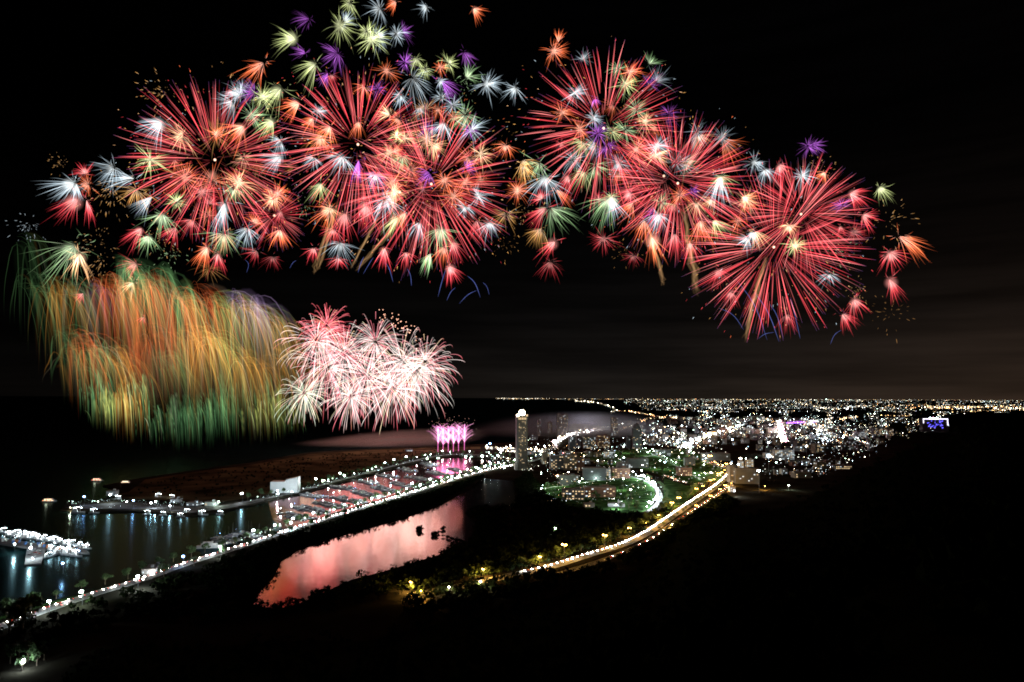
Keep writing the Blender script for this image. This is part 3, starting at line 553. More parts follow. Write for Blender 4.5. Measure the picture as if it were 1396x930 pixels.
for i, (pxs, w) in enumerate([([(1046, 464), (1030, 415), (1004, 382)], 1.6), ([(1062, 466), (1048, 425), (1028, 398)], 1.8), ([(1068, 462), (1060, 430), (1049, 414)], 1.6), ([(1091, 462), (1084, 430), (1077, 405)], 1.6), ([(1014, 450), (1000, 428), (980, 420)], 1.2), ([(1034, 462), (1042, 455), (1056, 453)], 1.2),
    ([(1132, 470), (1137, 456), (1147, 450)], 1.2), ([(597, 405), (602, 385), (608, 366)], 1.5), ([(609, 410), (614, 398), (621, 392)], 1.5), ([(655, 406), (648, 385), (637, 376)], 1.6), ([(626, 414), (638, 401), (650, 396)], 1.3), ([(667, 402), (664, 390), (658, 385)], 1.1), ([(536, 385), (531, 366), (525, 358)], 1.6), ([(561, 390), (560, 375), (555, 366)], 1.5),
    ([(488, 372), (492, 358), (496, 350)], 1.5), ([(495, 374), (503, 360), (509, 351)], 1.3), ([(395, 366), (399, 358), (404, 355)], 1.0), ([(336, 372), (340, 360), (334, 354)], 1.0)]):
    trail('rising_trail', pxs, 2650, w * .6, (.06, .08, .26), 'thin blue rising trail under the crimson bursts, %s of them' % nth(i + 1) if i > 6 else 'thin blue rising trail under the rightmost crimson burst, %s of them' % nth(i + 1), 'firework trail', 'thin blue rising trails')
# ---- pink and white palm cluster
PALM = [(432, 464, 47, 'pinkwhite'), (415, 536, 34, 'green'), (470, 482, 52, 'pinkwhite'), (500, 512, 50, 'white'), (478, 540, 34, 'pink'), (548, 492, 52, 'white'), (566, 508, 52, 'white'), (512, 466, 42, 'pink'), (580, 494, 44, 'pinkwhite'), (446, 500, 50, 'pinkwhite'), (535, 530, 44, 'pink'), (446, 444, 34, 'red')]
PLAB = ['upper left pink-and-white palm', 'small greenish-white palm at the lower left', 'left-centre white palm with pink tips', 'white palm in the centre', 'lower pink palm beside the greenish one', 'bright white palm right of centre', 'white palm with curling right-hand trails', 'top centre pink palm', 'rightmost pink-white palm', 'pale palm between the upper and the greenish one', 'lower pink palm below the brightest core', 'red-tipped palm at the top left']
for (x, y, r, kind), lab in zip(PALM, PLAB):
    Y = random.uniform(2500, 2800); u = Y / F_PX; c = P(x, y, Y); Rr = r * u; b = MB()
    for i, d in enumerate(fib_dirs(210, 1.8)):
        q = random.random(); pk, wh, gr = (1.15, .3, .36), (1.0, .9, .84), (.62, .85, .6)
        col = {'pink': mixc(pk, wh, (q > .3) * .95), 'white': mixc(wh, pk, (q > .72) * .7), 'pinkwhite': mixc(wh, pk, (q > .5) * .9), 'green': mixc(gr, wh, q * .6), 'red': mixc((1.3, .12, .14), pk, q)}[kind]
        if random.random() < .1: col = mixc(col, (1.1, 1.0, .45), .6)
        Rm = Rr * random.choice((.45, .7, .9, 1.05, 1.2)) * random.uniform(.9, 1.1); K = 8; pts = []; kg = random.uniform(.12, .34); ts = random.choice((.1, .1, .35, .5)); tip = mixc(col, (1.2, .12, .16), random.choice((0, .3, .9)))
        for k in range(K):
            t = ts + (1 - ts) * k / (K - 1); pts.append(d * Rm * (1 - (1 - t) ** 1.6) + Vector((0, 0, -kg * Rm * t ** 2.6)))
        br = random.uniform(.25, .7)
        b.tube(pts, [u * .42 * w for w in (.7, .8, .9, .95, 1.05, 1.1, .9, .3)], [sc3(mixc(col, tip, q_ ** 2), br * f) for q_, f in zip((0, .14, .28, .43, .57, .71, .86, 1), (.8, .9, .9, .9, .95, 1, .75, .2))], 4)
    o = b.build('palm_firework', fire, None, True); o.location = c; tag(o, lab + ' firework of drooping trails', 'firework', 'pink and white palm fireworks')
b = MB()
for i in range(46):
    t = random.random(); b.ball(tuple(P(520 + 50 * t + random.gauss(0, 4), 428 + 34 * t ** 1.3 + random.gauss(0, 5), 2600)), 2.2, (1.2, .6, .4), 5, 4)
tag(b.build('spark_flecks', fire), 'loose orange spark flecks above the pink-and-white palms', 'firework', None, 'stuff')
# ---- magenta fountains shot from the quay
fx = [(597, 616), (604, 617), (611, 616), (618, 616), (625, 615), (633, 614)]
for i, (x, y) in enumerate(fx):
    g = G(x, y); u = g.y / F_PX; root = empty('fountain_firework', g); tag(root, 'magenta fountain firework rising from the far quay, %s jet from the white palms' % nth(i + 1), 'firework', 'magenta fountain fireworks')
    b = MB(); H_ = 34 * u
    b.tube([(0, 0, H_ * k / 6) for k in range(7)], [u * (.35 + .08 * k) for k in range(7)], [(.7, .15, .42)] * 7, 6); b.build('jet', fire, root, True)
    b = MB()
    for k in range(56):
        a = random.gauss(0, .62); a2 = random.gauss(0, .5); z0 = H_ * random.uniform(.3, .85); ln = random.uniform(8, 20) * u
        b.tube([(math.sin(a) * ln * t, math.sin(a2) * ln * t, z0 + ln * t - ln * .45 * t * t) for t in (0, .3, .6, .85, 1)], [u * .55, u * .6, u * .55, u * .45, u * .2], [sc3(mixc((.8, .18, .5), (.8, .5, .7), random.random() * .6), f * .7) for f in (.6, .7, .7, .6, .2)], 4)
    for k in range(40):
        b.ball((random.gauss(0, 7) * u, random.gauss(0, 7) * u, H_ + random.gauss(-5, 8) * u), u * .3, (.9, .5, .4), 4, 3)
    b.build('spray', fire, root, True)
# ---- the wide hanging curtain of willow trails at the left
def top_y(x): return np.interp(x, [15, 60, 110, 160, 230, 300, 350, 385], [335, 372, 372, 360, 372, 392, 400, 432])
def bot_y(x): return np.interp(x, [15, 60, 100, 150, 200, 250, 320, 400], [440, 520, 560, 590, 606, 612, 604, 588])
WC = {'green': (.13, .30, .11), 'amber': (.44, .19, .035), 'red': (.62, .12, .035), 'lime': (.30, .32, .08), 'violet': (.26, .17, .32), 'teal': (.09, .23, .09), 'pale': (.36, .36, .24)}
WL = [(30, 312, 'green', 18, 130, .22), (32, 366, 'green', 22, 120, .6), (50, 372, 'green', 14, 110, .6), (62, 378, 'amber', 26, 120, .8), (74, 376, 'amber', 22, 130, .8), (92, 376, 'pale', 16, 120, .7), (98, 372, 'green', 26, 140, .9), (118, 380, 'violet', 12, 110, .5), (132, 374, 'red', 34, 150, .9), (146, 372, 'red', 34, 160, 1.0), (158, 384, 'amber', 24, 150, .8),
      (168, 350, 'green', 30, 150, .9), (160, 345, 'green', 26, 120, .8), (186, 362, 'green', 24, 170, .8), (192, 370, 'red', 34, 190, 1.0), (206, 366, 'red', 26, 180, .9), (215, 360, 'green', 26, 150, .7), (232, 384, 'red', 24, 160, .8), (246, 382, 'green', 26, 150, .8), (250, 396, 'amber', 26, 160, .8), (262, 386, 'red', 30, 160, .9), (276, 390, 'red', 28, 160, .9), (290, 398, 'lime', 24, 150, .8), (300, 396, 'green', 24, 160, .7),
      (312, 392, 'violet', 18, 90, .8), (322, 396, 'amber', 30, 170, .9), (334, 404, 'pale', 26, 150, .8), (344, 400, 'violet', 20, 90, .9), (350, 410, 'amber', 30, 170, .9), (362, 414, 'lime', 26, 150, .7), (372, 426, 'amber', 26, 150, .8), (80, 440, 'green', 22, 110, .6), (105, 448, 'red', 26, 120, .8), (90, 470, 'amber', 22, 80, .6), (150, 470, 'amber', 36, 110, 1.0), (170, 460, 'red', 30, 120, .9),
      (132, 500, 'teal', 36, 80, 1.0), (150, 520, 'lime', 34, 76, 1.0), (172, 510, 'amber', 26, 90, .8), (200, 440, 'red', 28, 110, .9), (214, 470, 'teal', 26, 70, .7), (225, 480, 'lime', 28, 80, .8), (240, 530, 'teal', 44, 80, 1.3), (262, 530, 'teal', 44, 78, 1.3), (284, 526, 'teal', 34, 80, 1.2), (250, 440, 'amber', 34, 120, 1.0), (272, 440, 'amber', 30, 120, 1.0), (288, 450, 'lime', 24, 100, .8),
      (306, 522, 'teal', 26, 76, .9), (322, 470, 'amber', 34, 120, .9), (345, 480, 'amber', 32, 110, .9), (352, 530, 'lime', 28, 66, .8), (378, 520, 'lime', 26, 70, .8), (366, 470, 'amber', 26, 110, .8), (392, 540, 'green', 16, 50, .5), (120, 460, 'green', 22, 90, .6), (185, 500, 'green', 24, 80, .8), (205, 540, 'teal', 20, 60, .8)]
WL = [(x_, y_, k_, n_, l_, q_ * (.62 if k_ == 'teal' else 1)) for x_, y_, k_, n_, l_, q_ in WL]
wgroups = {'green': 'green', 'amber': 'amber', 'red': 'orange-red', 'lime': 'lime and gold', 'violet': 'violet', 'teal': 'sea-green', 'pale': 'pale'}
cnt = defaultdict(int)
WL += [(110, 480, 'green', 22, 100, .4), (140, 455, 'green', 20, 120, .4), (195, 470, 'green', 26, 110, .4), (235, 455, 'green', 24, 120, .4), (268, 480, 'green', 26, 110, .4), (300, 500, 'green', 24, 100, .4), (330, 505, 'green', 22, 90, .4), (360, 500, 'green', 20, 90, .6)]
WL.sort()
for x0, y0, kc, n, ln, k0 in WL:
    cnt[kc] += 1; Y = random.uniform(2150, 2500); u = Y / F_PX; c = P(x0, y0, Y); b = MB(); low = y0 > 495; kw = random.choice((.45, .8, 1.1, 1.4))
    for i in range(int(n * (1.3 if not low else 1.5))):
        dx = random.gauss(0, 13) if low else max(random.gauss(2, 7), 14 - x0); lead = random.uniform(3, 12) * (0 if low else 1); L1 = ln * random.uniform(.45, 1.05); sh = random.gauss(.1, .05)
        x_a = x0 + dx; y_a = y0 + random.uniform(0, 26 if not low else 30) + abs(dx) * .5
        K = 10; pts = []; run = random.gauss(22, 22) if not low else random.gauss(3, 3)
        L1 = min(L1, max(22, bot_y(min(399, max(16, x_a + run))) - y_a + random.uniform(-8, 12)))
        for k in range(K):
            t = k / (K - 1); xx = x_a + run * (1 - (1 - t) ** 2.2) + sh * L1 * t * (.5 if not low else .35); yy = y_a - lead * math.sin(math.pi * min(1, t * 2.2)) * (t < .46) + L1 * t ** 1.5
            pts.append((xx, yy))
        Yk = Y + random.uniform(-60, 60); col = WC[kc]; q = random.random()
        if q < .16: col = mixc(col, WC[random.choice(('amber', 'green', 'pale', 'lime'))], .7)
        w = random.choice((.5, .7, 1.2, 2.2, 3.6, 6)) if not low else random.choice((.4, .5, .6, .9, 2.2, 3.5))
        br = k0 * kw * random.uniform(.25, 1.0) / (w ** .8) * (.27 if not low else .42)
        pr = [P(a, b_, Yk) for a, b_ in pts]
        f = [math.sin(math.pi * min(1, .12 + .92 * (k / (K - 1)) ** .75)) for k in range(K)]
        if low and random.random() < .6: f = [v * random.choice((.25, 1, 1.3)) for v in f]
        b.tube(pr, [u * w * (.5 + .5 * v) for v in f], [sc3(col, br * v) for v in f], 5)
    o = b.build('willow_firework', fire_soft, None, True, tuple(c))
    tag(o, 'hanging soft %s trails, %s of that colour from the left edge' % (wgroups[kc], nth(cnt[kc])), 'firework', 'willow fireworks in the left curtain')
# ------------------------------------------------------------------ town: buildings with walls, roofs and lit windows
unit_b = MB().box((0, 0, 0), (1, 1, 1)); win_mesh = {}
for k_, mt_ in (('warm', win_warm), ('white', win_white), ('dark', pbr('dark_glass', (.03, .035, .04), .15))):
    t_ = MB().box((0, 0, 0), (1, 1, 1)).build('lit_window', mt_); win_mesh[k_] = t_.data; bpy.data.objects.remove(t_)
def add_window(root, kind, x, y, z, w, h, name='lit_window', d=.5):
    o = bpy.data.objects.new(name, win_mesh[kind]); S.collection.objects.link(o); o.parent = root; o.location = (x, y, z); o.scale = (w, d, h); return o
def building(px, py, wp, hp, dm, mt, label, cat='building', group=None, name='apartment_block', lit=.35, warm=.6, floors=None, bays=None, maxw=40, rot=None, roof='flat', z=2.0, wsc=1.0):
    g = G(px, py); u = g.y / F_PX; w, h = wp * u, hp * u; dm = dm or w * .7
    rot = rot if rot is not None else random.uniform(-.25, .25)
    root = empty(name, (g.x, g.y + dm / 2, z), rot); tag(root, label, cat, group)
    MB().box((0, 0, h / 2), (w, dm, h)).build('wall', mt, root)
    r = MB(); r.box((0, 0, h + .5), (w + .8, dm + .8, 1.0))
    rf = r.build('roof', roof_m, root)
    if roof == 'flat': MB().box((w * .2, 0, h + 2.4), (max(3, w * .22), max(3, dm * .3), 2.8)).build('stair_house', mt, rf)
    floors = floors or max(1, int(h / 4.5)); bays = bays or max(2, int(w / 6)); cells = [(i, j) for i in range(floors) for j in range(bays)]
    random.shuffle(cells); fh = h / (floors + .3); bw = w / (bays + .3); n = min(maxw, max(1, int(len(cells) * lit)))
    for i, j in cells[:n]:
        add_window(root, 'warm' if random.random() < warm else 'white', -w / 2 + bw * (j + .65), -dm / 2 - .1, fh * (i + .6), bw * random.uniform(.4, .75) * wsc, fh * random.uniform(.35, .55) * wsc)
    if n > 2:
        for s_ in (-1, 1):
            o = add_window(root, 'warm' if random.random() < warm else 'white', s_ * (w / 2 + .1), random.uniform(-.3, .3) * dm, fh * (random.randrange(floors) + .6), .5, fh * .45); o.scale = (.5, min(3, dm * .3), fh * .45)
    return root, g, w, h, dm
WG, WCm, WB, WW, WS = wall_ms
# the skyscraper with the blazing crown
g = G(711, 641); u = g.y / F_PX; tw, thh = 15 * u, 72 * u
sky_t = empty('skyscraper', (g.x, g.y + tw / 2, 2), .12); tag(sky_t, 'tall dark skyscraper with blazing warm crown standing alone at the marina end', 'skyscraper')
b = MB(); c_ = tw / 2; ch = tw * .16
for z0, z1, k_ in ((0, 8 * u, 1.25), (8 * u, thh - 4 * u, 1), (thh - 4 * u, thh, 1.06)):
    pts = [(c_ - ch, -c_), (c_, -c_ + ch), (c_, c_ - ch), (c_ - ch, c_), (-c_ + ch, c_), (-c_, c_ - ch), (-c_, -c_ + ch), (-c_ + ch, -c_)]
    b.add([(x * k_, y * k_, z) for z in (z0, z1) for x, y in pts], [(i, (i + 1) % 8, 8 + (i + 1) % 8, 8 + i) for i in range(8)] + [tuple(range(8, 16))])
b.build('wall', pbr('tower_cladding', (.1, .095, .085), .6), sky_t)
for s_ in (-1, 1): MB().box((s_ * tw * .34, -c_ - .4, thh * .5), (1.2, 1, thh * .92)).build('corner_pilaster', WG, sky_t)
cells = [(i, j) for i in range(38) for j in range(5)]; random.shuffle(cells)
for i, j in [c_ for c_ in cells if c_[0] % 4 != 1][:44]:
    fh = (thh - 14 * u) / 38; add_window(sky_t, 'warm', -tw * .28 + tw * .14 * j, -c_ - .25, 9 * u + fh * (i + .5), tw * random.choice((.05, .07, .12)), fh * .42)
for i in range(24): add_window(sky_t, 'warm' if i % 3 else 'white', tw * .5 + .2, random.uniform(-.3, .3) * tw, 9 * u + (thh - 16 * u) * random.random(), .5, 2.2).scale = (.5, 3, 2.2)
cr = MB(); cr.box((0, 0, thh + 1.5), (tw * .8, tw * .8, 3)); crown = cr.build('crown', WG, sky_t)
cg = emis('crown_floodlight', (1, .82, .5), 30)
MB().ball((0, -tw * .2, thh + 3.5 * u * 1.3), 4.3 * u, nu=14, nv=10).build('crown_light', cg, sky_t, True)
for s_ in (-1, 1): MB().box((s_ * tw * .42, -c_ * .9, thh + 1.2 * u), (tw * .16, 3, 2.6 * u)).build('corner_beacon', win_warm if s_ > 0 else glow_warm, sky_t)
for j in range(5): add_window(sky_t, 'warm', -tw * .3 + tw * .15 * j, -c_ * 1.06 - .4, thh - 3 * u, tw * .09, 3 * u)
light('crown_lamp', (0, -tw * .9, thh + 9 * u), 15000, (1, .8, .5), sky_t, 6)
# buildings one can tell apart
K = [(742, 633, 5, 14, 20, WCm, 'narrow cream tower beside the bay road, right of the skyscraper', .3), (759, 640, 18, 18, 22, WG, 'grey slab with scattered warm windows, left of a twin block', .3), (778, 641, 17, 20, 22, WCm, 'cream slab with warm windows behind the round kiosk', .35),
     (792, 642, 9, 16, 20, WB, 'narrow brick-red block right of the cream slab', .25), (811, 655, 31, 16, 26, WS, 'wide teal-dark block with few lit windows, in front of the town road', .05), (846, 652, 25, 13, 24, WB, 'brick-red block with warm strips and red roof light', .5), (830, 652, 6, 12, 10, WW, 'narrow bright white stair block beside brick-red block', .9),
     (776, 661, 25, 12, 24, WG, 'low grey block above the park path', .18), (782, 682, 30, 14, 20, WG, 'grey campus block with rows of warm windows by the wetland', .7), (818, 678, 42, 13, 20, WB, 'long brown campus block in the park centre', .3),
     (803, 692, 14, 5, 12, WCm, 'tiny lit lodge at the park edge by the wetland', .8), (841, 691, 22, 4, 14, WW, 'long low pavilion glowing white at the lower edge of the park', .95),
     (780, 613, 8, 17, 20, WS, 'dark block with pale roof lamp beside the bay road bend', .2), (789, 610, 7, 12, 20, WS, 'slim blue-grey block right of the dark block', .2), (804, 612, 17, 16, 24, WG, 'broad grey block with white floor lines behind the bend', .35), (823, 611, 17, 17, 24, WB, 'brown stepped block behind the white hall', .3),
     (831, 625, 16, 9, 18, WW, 'bright white floodlit hall behind the town road', .9), (870, 638, 28, 12, 24, WS, 'dark broad block right of the brick-red one', .15), (848, 640, 12, 8, 20, WG, 'small grey block between the dark blocks', .3),
     (978, 628, 36, 9, 40, WG, 'long low grey stadium hall beside the shopping street', .04), (941, 635, 14, 10, 20, WG, 'plain grey block at foot of the shopping street', .1), (934, 649, 19, 11, 22, WB, 'brown block with lit stair in roadside lawn', .35), (1000, 658, 10, 22, 20, WG, 'narrow grey tower at the highway end', .3),
     (1020, 660, 31, 20, 24, WS, 'huge dark apartment slab right of the highway end', .13), (1023, 639, 10, 12, 18, WCm, 'orange-lit cream tower behind the grey slab', .9), (1011, 638, 6, 9, 14, WW, 'small white glowing tower beside the orange-lit one', .9), (999, 671, 8, 7, 12, WW, 'small white building under the slab by the slip road', .6),
     (1050, 625, 14, 7, 20, WW, 'left white wing of the floodlit hospital', .95), (1070, 627, 26, 13, 24, WW, 'white lit hospital block with regular windows', .5), (1010, 596, 16, 9, 26, WG, 'grey block at top of the shopping street', .2), (1035, 600, 18, 8, 26, WS, 'dark block right of the shopping street', .1),
     (905, 622, 20, 8, 30, WS, 'dark low block in the roadside lawn', .3), (890, 606, 18, 9, 30, WG, 'grey block right of the domed tower', .35), (1095, 612, 16, 10, 26, WG, 'grey block below the violet roofline', .3), (1118, 618, 14, 12, 24, WCm, 'cream block beside the east street', .35), (1150, 640, 24, 5, 22, WG, 'long low shed lit by a lamp row at the hill foot', .9),
     (1095, 652, 22, 7, 26, WG, 'grey low block at the hill foot', .2), (1120, 640, 14, 9, 20, WCm, 'cream block at hill foot with few white windows', .2), (1175, 598, 16, 9, 26, WW, 'white block with a curved lit gable', .35), (1205, 594, 26, 10, 30, WG, 'grey apartment row with white windows near the ridge', .35)]
for px, py, wp, hp, dm, mt, lab, lit in K:
    building(px, py, wp, hp, dm * (1 if py > 620 else 1.4), mt, lab, lit=lit, rot=random.uniform(-.12, .12), warm=.75 if mt in (WCm, WB, WG) else .2, maxw=60)
# hazy towers by the bay
def tower(px, py, wp, hp, mt, lab, name, twin=False, dome=False, lit=.12):
    root, g, w, h, dm = building(px, py, wp, hp, None, mt, lab, 'tower', None, name, lit, .5, maxw=30, rot=0, roof='none')
    for s_ in ((-1, 1) if twin else (0,)):
        k = MB()
        if dome: k.box((0, 0, h + 4), (w * .75, dm * .75, 8)); k.ball((0, 0, h + 8), w * .36, nu=12, nv=8, sq=1.1); k.cyl((0, 0, h + 8 + w * .3), .8, .2, w * .5, 5)
        else: k.box((s_ * w * .32, 0, h + 3), (w * .3, dm * .6, 8)); k.cyl((s_ * w * .32, 0, h + 6), .8, .2, h * .08, 5)
        k.build('dome' if dome else 'roof_tower', mt, root)
tower(767, 594, 15, 28, WG, 'hazy twin-topped tower with warm base windows by the bay', 'twin_tower', True)
tower(735, 594, 5, 22, WG, 'slim hazy tower just right of the skyscraper', 'slim_tower'); tower(750, 591, 6, 15, WCm, 'small hazy cream tower left of the twin-topped one', 'slim_tower')
tower(728, 600, 10, 7, WS, 'low hazy block between the skyscraper and the bay towers', 'hazy_block'); tower(838, 594, 9, 24, WG, 'hazy tall tower left of the domed one', 'hotel_tower', lit=.3)
tower(869, 612, 12, 27, WS, 'dark tower with rounded dome in the town centre', 'domed_tower', dome=True, lit=.15)
tower(857, 611, 6, 14, WS, 'slim dark tower attached left of the domed tower', 'slim_tower', lit=.1)
# ordinary town blocks set out street by street
rowspec = [(574, 905, 1090, 20, (3, 6), 'farthest'), (579, 850, 1120, 24, (3, 6), 'second farthest'), (585, 870, 1170, 28, (3, 7), 'third farthest'), (591, 868, 1200, 27, (3, 8), 'upper middle'), (598, 890, 1215, 26, (4, 9), 'middle'),
           (606, 880, 1205, 22, (4, 9), 'lower middle'), (615, 1030, 1195, 13, (4, 9), 'hospital'), (634, 1068, 1150, 7, (4, 8), 'hill foot'), (648, 1050, 1125, 6, (4, 8), 'lowest'), (632, 735, 870, 9, (5, 9), 'town road'), (622, 715, 835, 9, (4, 8), 'bay side')]
for y, xa, xb, n, hr, nm in rowspec:
    for i in range(n):
        x = xa + (xb - xa) * (i + .5 + random.uniform(-.3, .3)) / n; yy = y + random.uniform(-1.6, 1.6)
        if yy > sil_at(x) - 2: continue
        mi = random.choices(range(5), (4, 3, 2, 3, 3))[0]; wp = random.uniform(4, 10); hp = random.uniform(*hr)
        building(x, yy, wp, hp, None, wall_ms[mi], '%s %s town block, %s from left in the %s row' % ('tall' if hp > sum(hr) / 2 + .8 else 'low', wall_names[mi], nth(i + 1), nm), group='town blocks in street rows', name='town_block', lit=.5, warm=.35, maxw=random.choice((1, 1, 2, 3, 5)), roof='none', wsc=.8)
# the white hall on the marina mole
g = G(385, 673); u = g.y / F_PX; hall = empty('white_hall', (g.x, g.y + 8, 2), .08); tag(hall, 'plain white windowless hall lit by floodlights on the marina mole', 'hall')
w_ = 36 * u; MB().add([(-w_ / 2, 0, 0), (w_ / 2, 0, 0), (w_ / 2, 0, 21 * u), (w_ * .1, 0, 18 * u), (w_ * .02, 0, 15 * u), (-w_ / 2, 0, 15 * u), (-w_ / 2, 26, 0), (w_ / 2, 26, 0), (w_ / 2, 26, 21 * u), (w_ * .1, 26, 18 * u), (w_ * .02, 26, 15 * u), (-w_ / 2, 26, 15 * u)],
    [(0, 1, 2, 3, 4, 5), (11, 10, 9, 8, 7, 6), (1, 7, 8, 2), (0, 5, 11, 6), (2, 8, 9, 3), (3, 9, 10, 4), (4, 10, 11, 5)]).build('wall', paint_w, hall)
MB().box((-w_ * .3, -.3, 2), (4, .6, 4)).build('door', dark_m, hall); MB().box((w_ * .05, 13, 21 * u * .86), (w_ * .05, 26.6, .6)).build('roof_ridge', roof_m, hall)
light('facade_floodlight', (-w_ * .25, -22, 4), 2200, (.6, .85, 1), hall, 1); light('facade_floodlight', (w_ * .3, -22, 4), 2200, (.75, .92, 1), hall, 1)
# blue-lit hotel near the ridge
root, g, w, h, dm = building(1276, 589, 34, 18, 40, WS, 'hotel with deep blue facade lights and white outlined roof frame near the ridge', 'hotel', None, 'blue_lit_hotel', .01, maxw=1, rot=0, roof='none')
u = g.y / F_PX
blue_w = emis('blue_facade_light', (.12, .1, 1), 2.2); fr_w = emis('white_frame_light', (.85, .8, 1), 2.5)
for i in range(26): MB().box((random.uniform(-.42, .3) * w, -dm / 2 - .8, h * random.uniform(.25, .88)), (random.uniform(.6, 2.4) * u, 1, random.uniform(.6, 1.6) * u)).build('blue_panel', blue_w, root)
MB().box((0, -dm / 2 - 1, h * .97), (w, 2, 1.1 * u)).build('roof_frame', fr_w, root); MB().box((w * .48, -dm / 2 - 1, h * .72), (1.2 * u, 2, h * .45)).build('roof_frame', fr_w, root); MB().box((-w * .48, -dm / 2 - 1, h * .8), (.9 * u, 2, h * .3)).build('roof_frame', fr_w, root)
for i in range(3): MB().ball((w * (-.2 + .13 * i), -dm / 2 - 1, h * 1.03), 1.0 * u, nu=8, nv=6).build('roof_light', glow_pink if i == 1 else glow_white, root, True)
# violet roofline and the pink festival street lights
a_, c_ = G(1073, 580), G(1112, 578); a_.z = c_.z = 20
b = MB(); b.tube([a_, a_.lerp(c_, .5), c_], [5, 5, 5], [(0, 0, 0)] * 3, 6); b.c = []
tag(b.build('roofline_light', emis('violet_tube', (.45, .12, 1), 3)), 'long thin violet light line above roofs right of the festival street', 'light tube')
for i, (p, t) in enumerate(resample(r_pink, 60)):
    for s_ in (-1, 1):
        o = MB().ball((0, 0, 9), 7.5, nu=8, nv=6, sq=.8).cyl((0, 0, 0), .5, .3, 6, 5).build('festival_lantern', glow_pink if s_ > 0 else glow_warm, None, True); o.location = (p.x + s_ * 9, p.y, 2)
        tag(o, '%s festival lantern, %s down the glowing street' % ('pink' if s_ > 0 else 'warm white', nth(i + 1)), 'lantern', 'lanterns over the festival street')
for i in range(3): light('street_glow', tuple(r_pink[0].lerp(r_pink[-1], .2 + .3 * i) + Vector((0, 0, 40))), 400000, (1, .5, .6), None, 8)
# ------------------------------------------------------------------ round kiosk
g = G(761, 652); u = g.y / F_PX; o = empty('round_kiosk', g); tag(o, 'round kiosk with a glowing orange roof left of campus blocks', 'kiosk')
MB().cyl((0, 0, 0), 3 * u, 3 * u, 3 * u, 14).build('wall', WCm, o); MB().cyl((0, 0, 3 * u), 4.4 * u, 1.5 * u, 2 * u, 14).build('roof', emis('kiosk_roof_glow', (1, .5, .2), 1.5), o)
# ------------------------------------------------------------------ cars
car_m = [pbr('car_paint_silver', (.4, .4, .42), .3, .3), pbr('car_paint_dark', (.04, .04, .05), .3), pbr('car_paint_red', (.35, .03, .02), .3), pbr('car_paint_white', (.75, .75, .75), .3)]
glass_m = pbr('car_glass', (.02, .025, .03), .1)
def car_proto(k):
    root = empty('car', (0, 0, -900)); b = MB()
    prof = [(-2.2, .35), (2.2, .35), (2.25, .8), (1.3, .95), (.6, 1.45), (-1.3, 1.5), (-1.9, 1.0), (-2.25, .9)]
    n = len(prof); b.add([(x, s_ * .88, z) for s_ in (-1, 1) for x, z in prof], [tuple(range(n - 1, -1, -1)), tuple(range(n, 2 * n))] + [(i, (i + 1) % n, n + (i + 1) % n, n + i) for i in range(n)])
    kids = [b.build('body', car_m[k], root)]
    kids.append(MB().box((-.35, 0, 1.2), (1.7, 1.78, .42)).build('window_glass', glass_m, root))
    for x in (-1.4, 1.4):
        w_ = MB()
        for s_ in (-1, 1): w_.ball((x, s_ * .82, .34), .34, nu=8, nv=6)
        kids.append(w_.build('wheel_pair', dark_m, root))
    for s_ in (-1, 1):
        kids.append(MB().ball((2.35, s_ * .62, .75), .42, nu=6, nv=5).build('headlight', head_m, root, True)); kids.append(MB().ball((-2.35, s_ * .65, .85), .2, nu=6, nv=5).build('taillight', tail_m, root, True))
    return root, kids
CP = [car_proto(k) for k in range(4)]; car_used = [False] * 4; ncar = 0; cnames = ['silver', 'dark', 'red', 'white']
def cars(c, step, off, toward, lab, group, t0=0, t1=1):
    global ncar; rs = resample(c, step); n = len(rs); i_ = 0
    for i, (p, t) in enumerate(rs):
        if not t0 <= i / n <= t1 or ncar > 286: continue
        i_ += 1; ncar += 1; k = random.randrange(4); s_ = Vector((-t.y, t.x, 0)) * off; rz = math.atan2(t.y, t.x) + (math.pi if toward else 0)
        loc = (p.x + s_.x, p.y + s_.y, 2.14)
        if not car_used[k]: o = CP[k][0]; car_used[k] = True; o.location = loc; o.rotation_euler.z = rz
        else: o = copy_tree(CP[k][0], CP[k][1], loc, rz)
        tag(o, lab % (cnames[k], nth(i_)), 'car', group)
        if toward and i_ % 4 == 1: light('headlight_beam', (5, 0, 1.6), 3800, (1, .95, .88), o, .3)
cars(r_harbour, 13, 3.6, True, '%s car with headlights on coming down the harbour road, %s from near end', 'cars on the harbour road')
cars(r_harbour, 90, -3.6, False, '%s car with red taillights driving up the harbour road, %s from near end', 'cars on the harbour road')
cars(r_high, 11, 4, True, '%s car with headlights on the highway, %s from the dark end', 'cars on the highway', .1)
cars(r_slip, 28, 0, False, '%s car with red taillights on the service road, %s from the dark end', 'cars on the service road', .1)
# ------------------------------------------------------------------ boats
def hull_mesh(L_, B_, H_):
    b = MB(); st = [(-.5, .8, 1), (-.2, 1, 1), (.15, .95, 1.05), (.38, .55, 1.2), (.5, .03, 1.35)]; vs = []
    for x, w, h in st: vs += [(x * L_, -B_ / 2 * w, H_ * h), (x * L_, -B_ / 2 * w * .6, -.2), (x * L_, B_ / 2 * w * .6, -.2), (x * L_, B_ / 2 * w, H_ * h)]
    n = len(st); fs = [(4 * i + j, 4 * i + (j + 1) % 4, 4 * (i + 1) + (j + 1) % 4, 4 * (i + 1) + j) for i in range(n - 1) for j in range(4)] + [(0, 3, 2, 1), (4 * n - 4, 4 * n - 3, 4 * n - 2, 4 * n - 1)]
    return b.add(vs, [f[::-1] for f in fs])
boat_w = pbr('boat_gelcoat', (.3, .33, .38), .4, noise=.4); canvas = pbr('boat_canvas', (.04, .06, .12), .8)
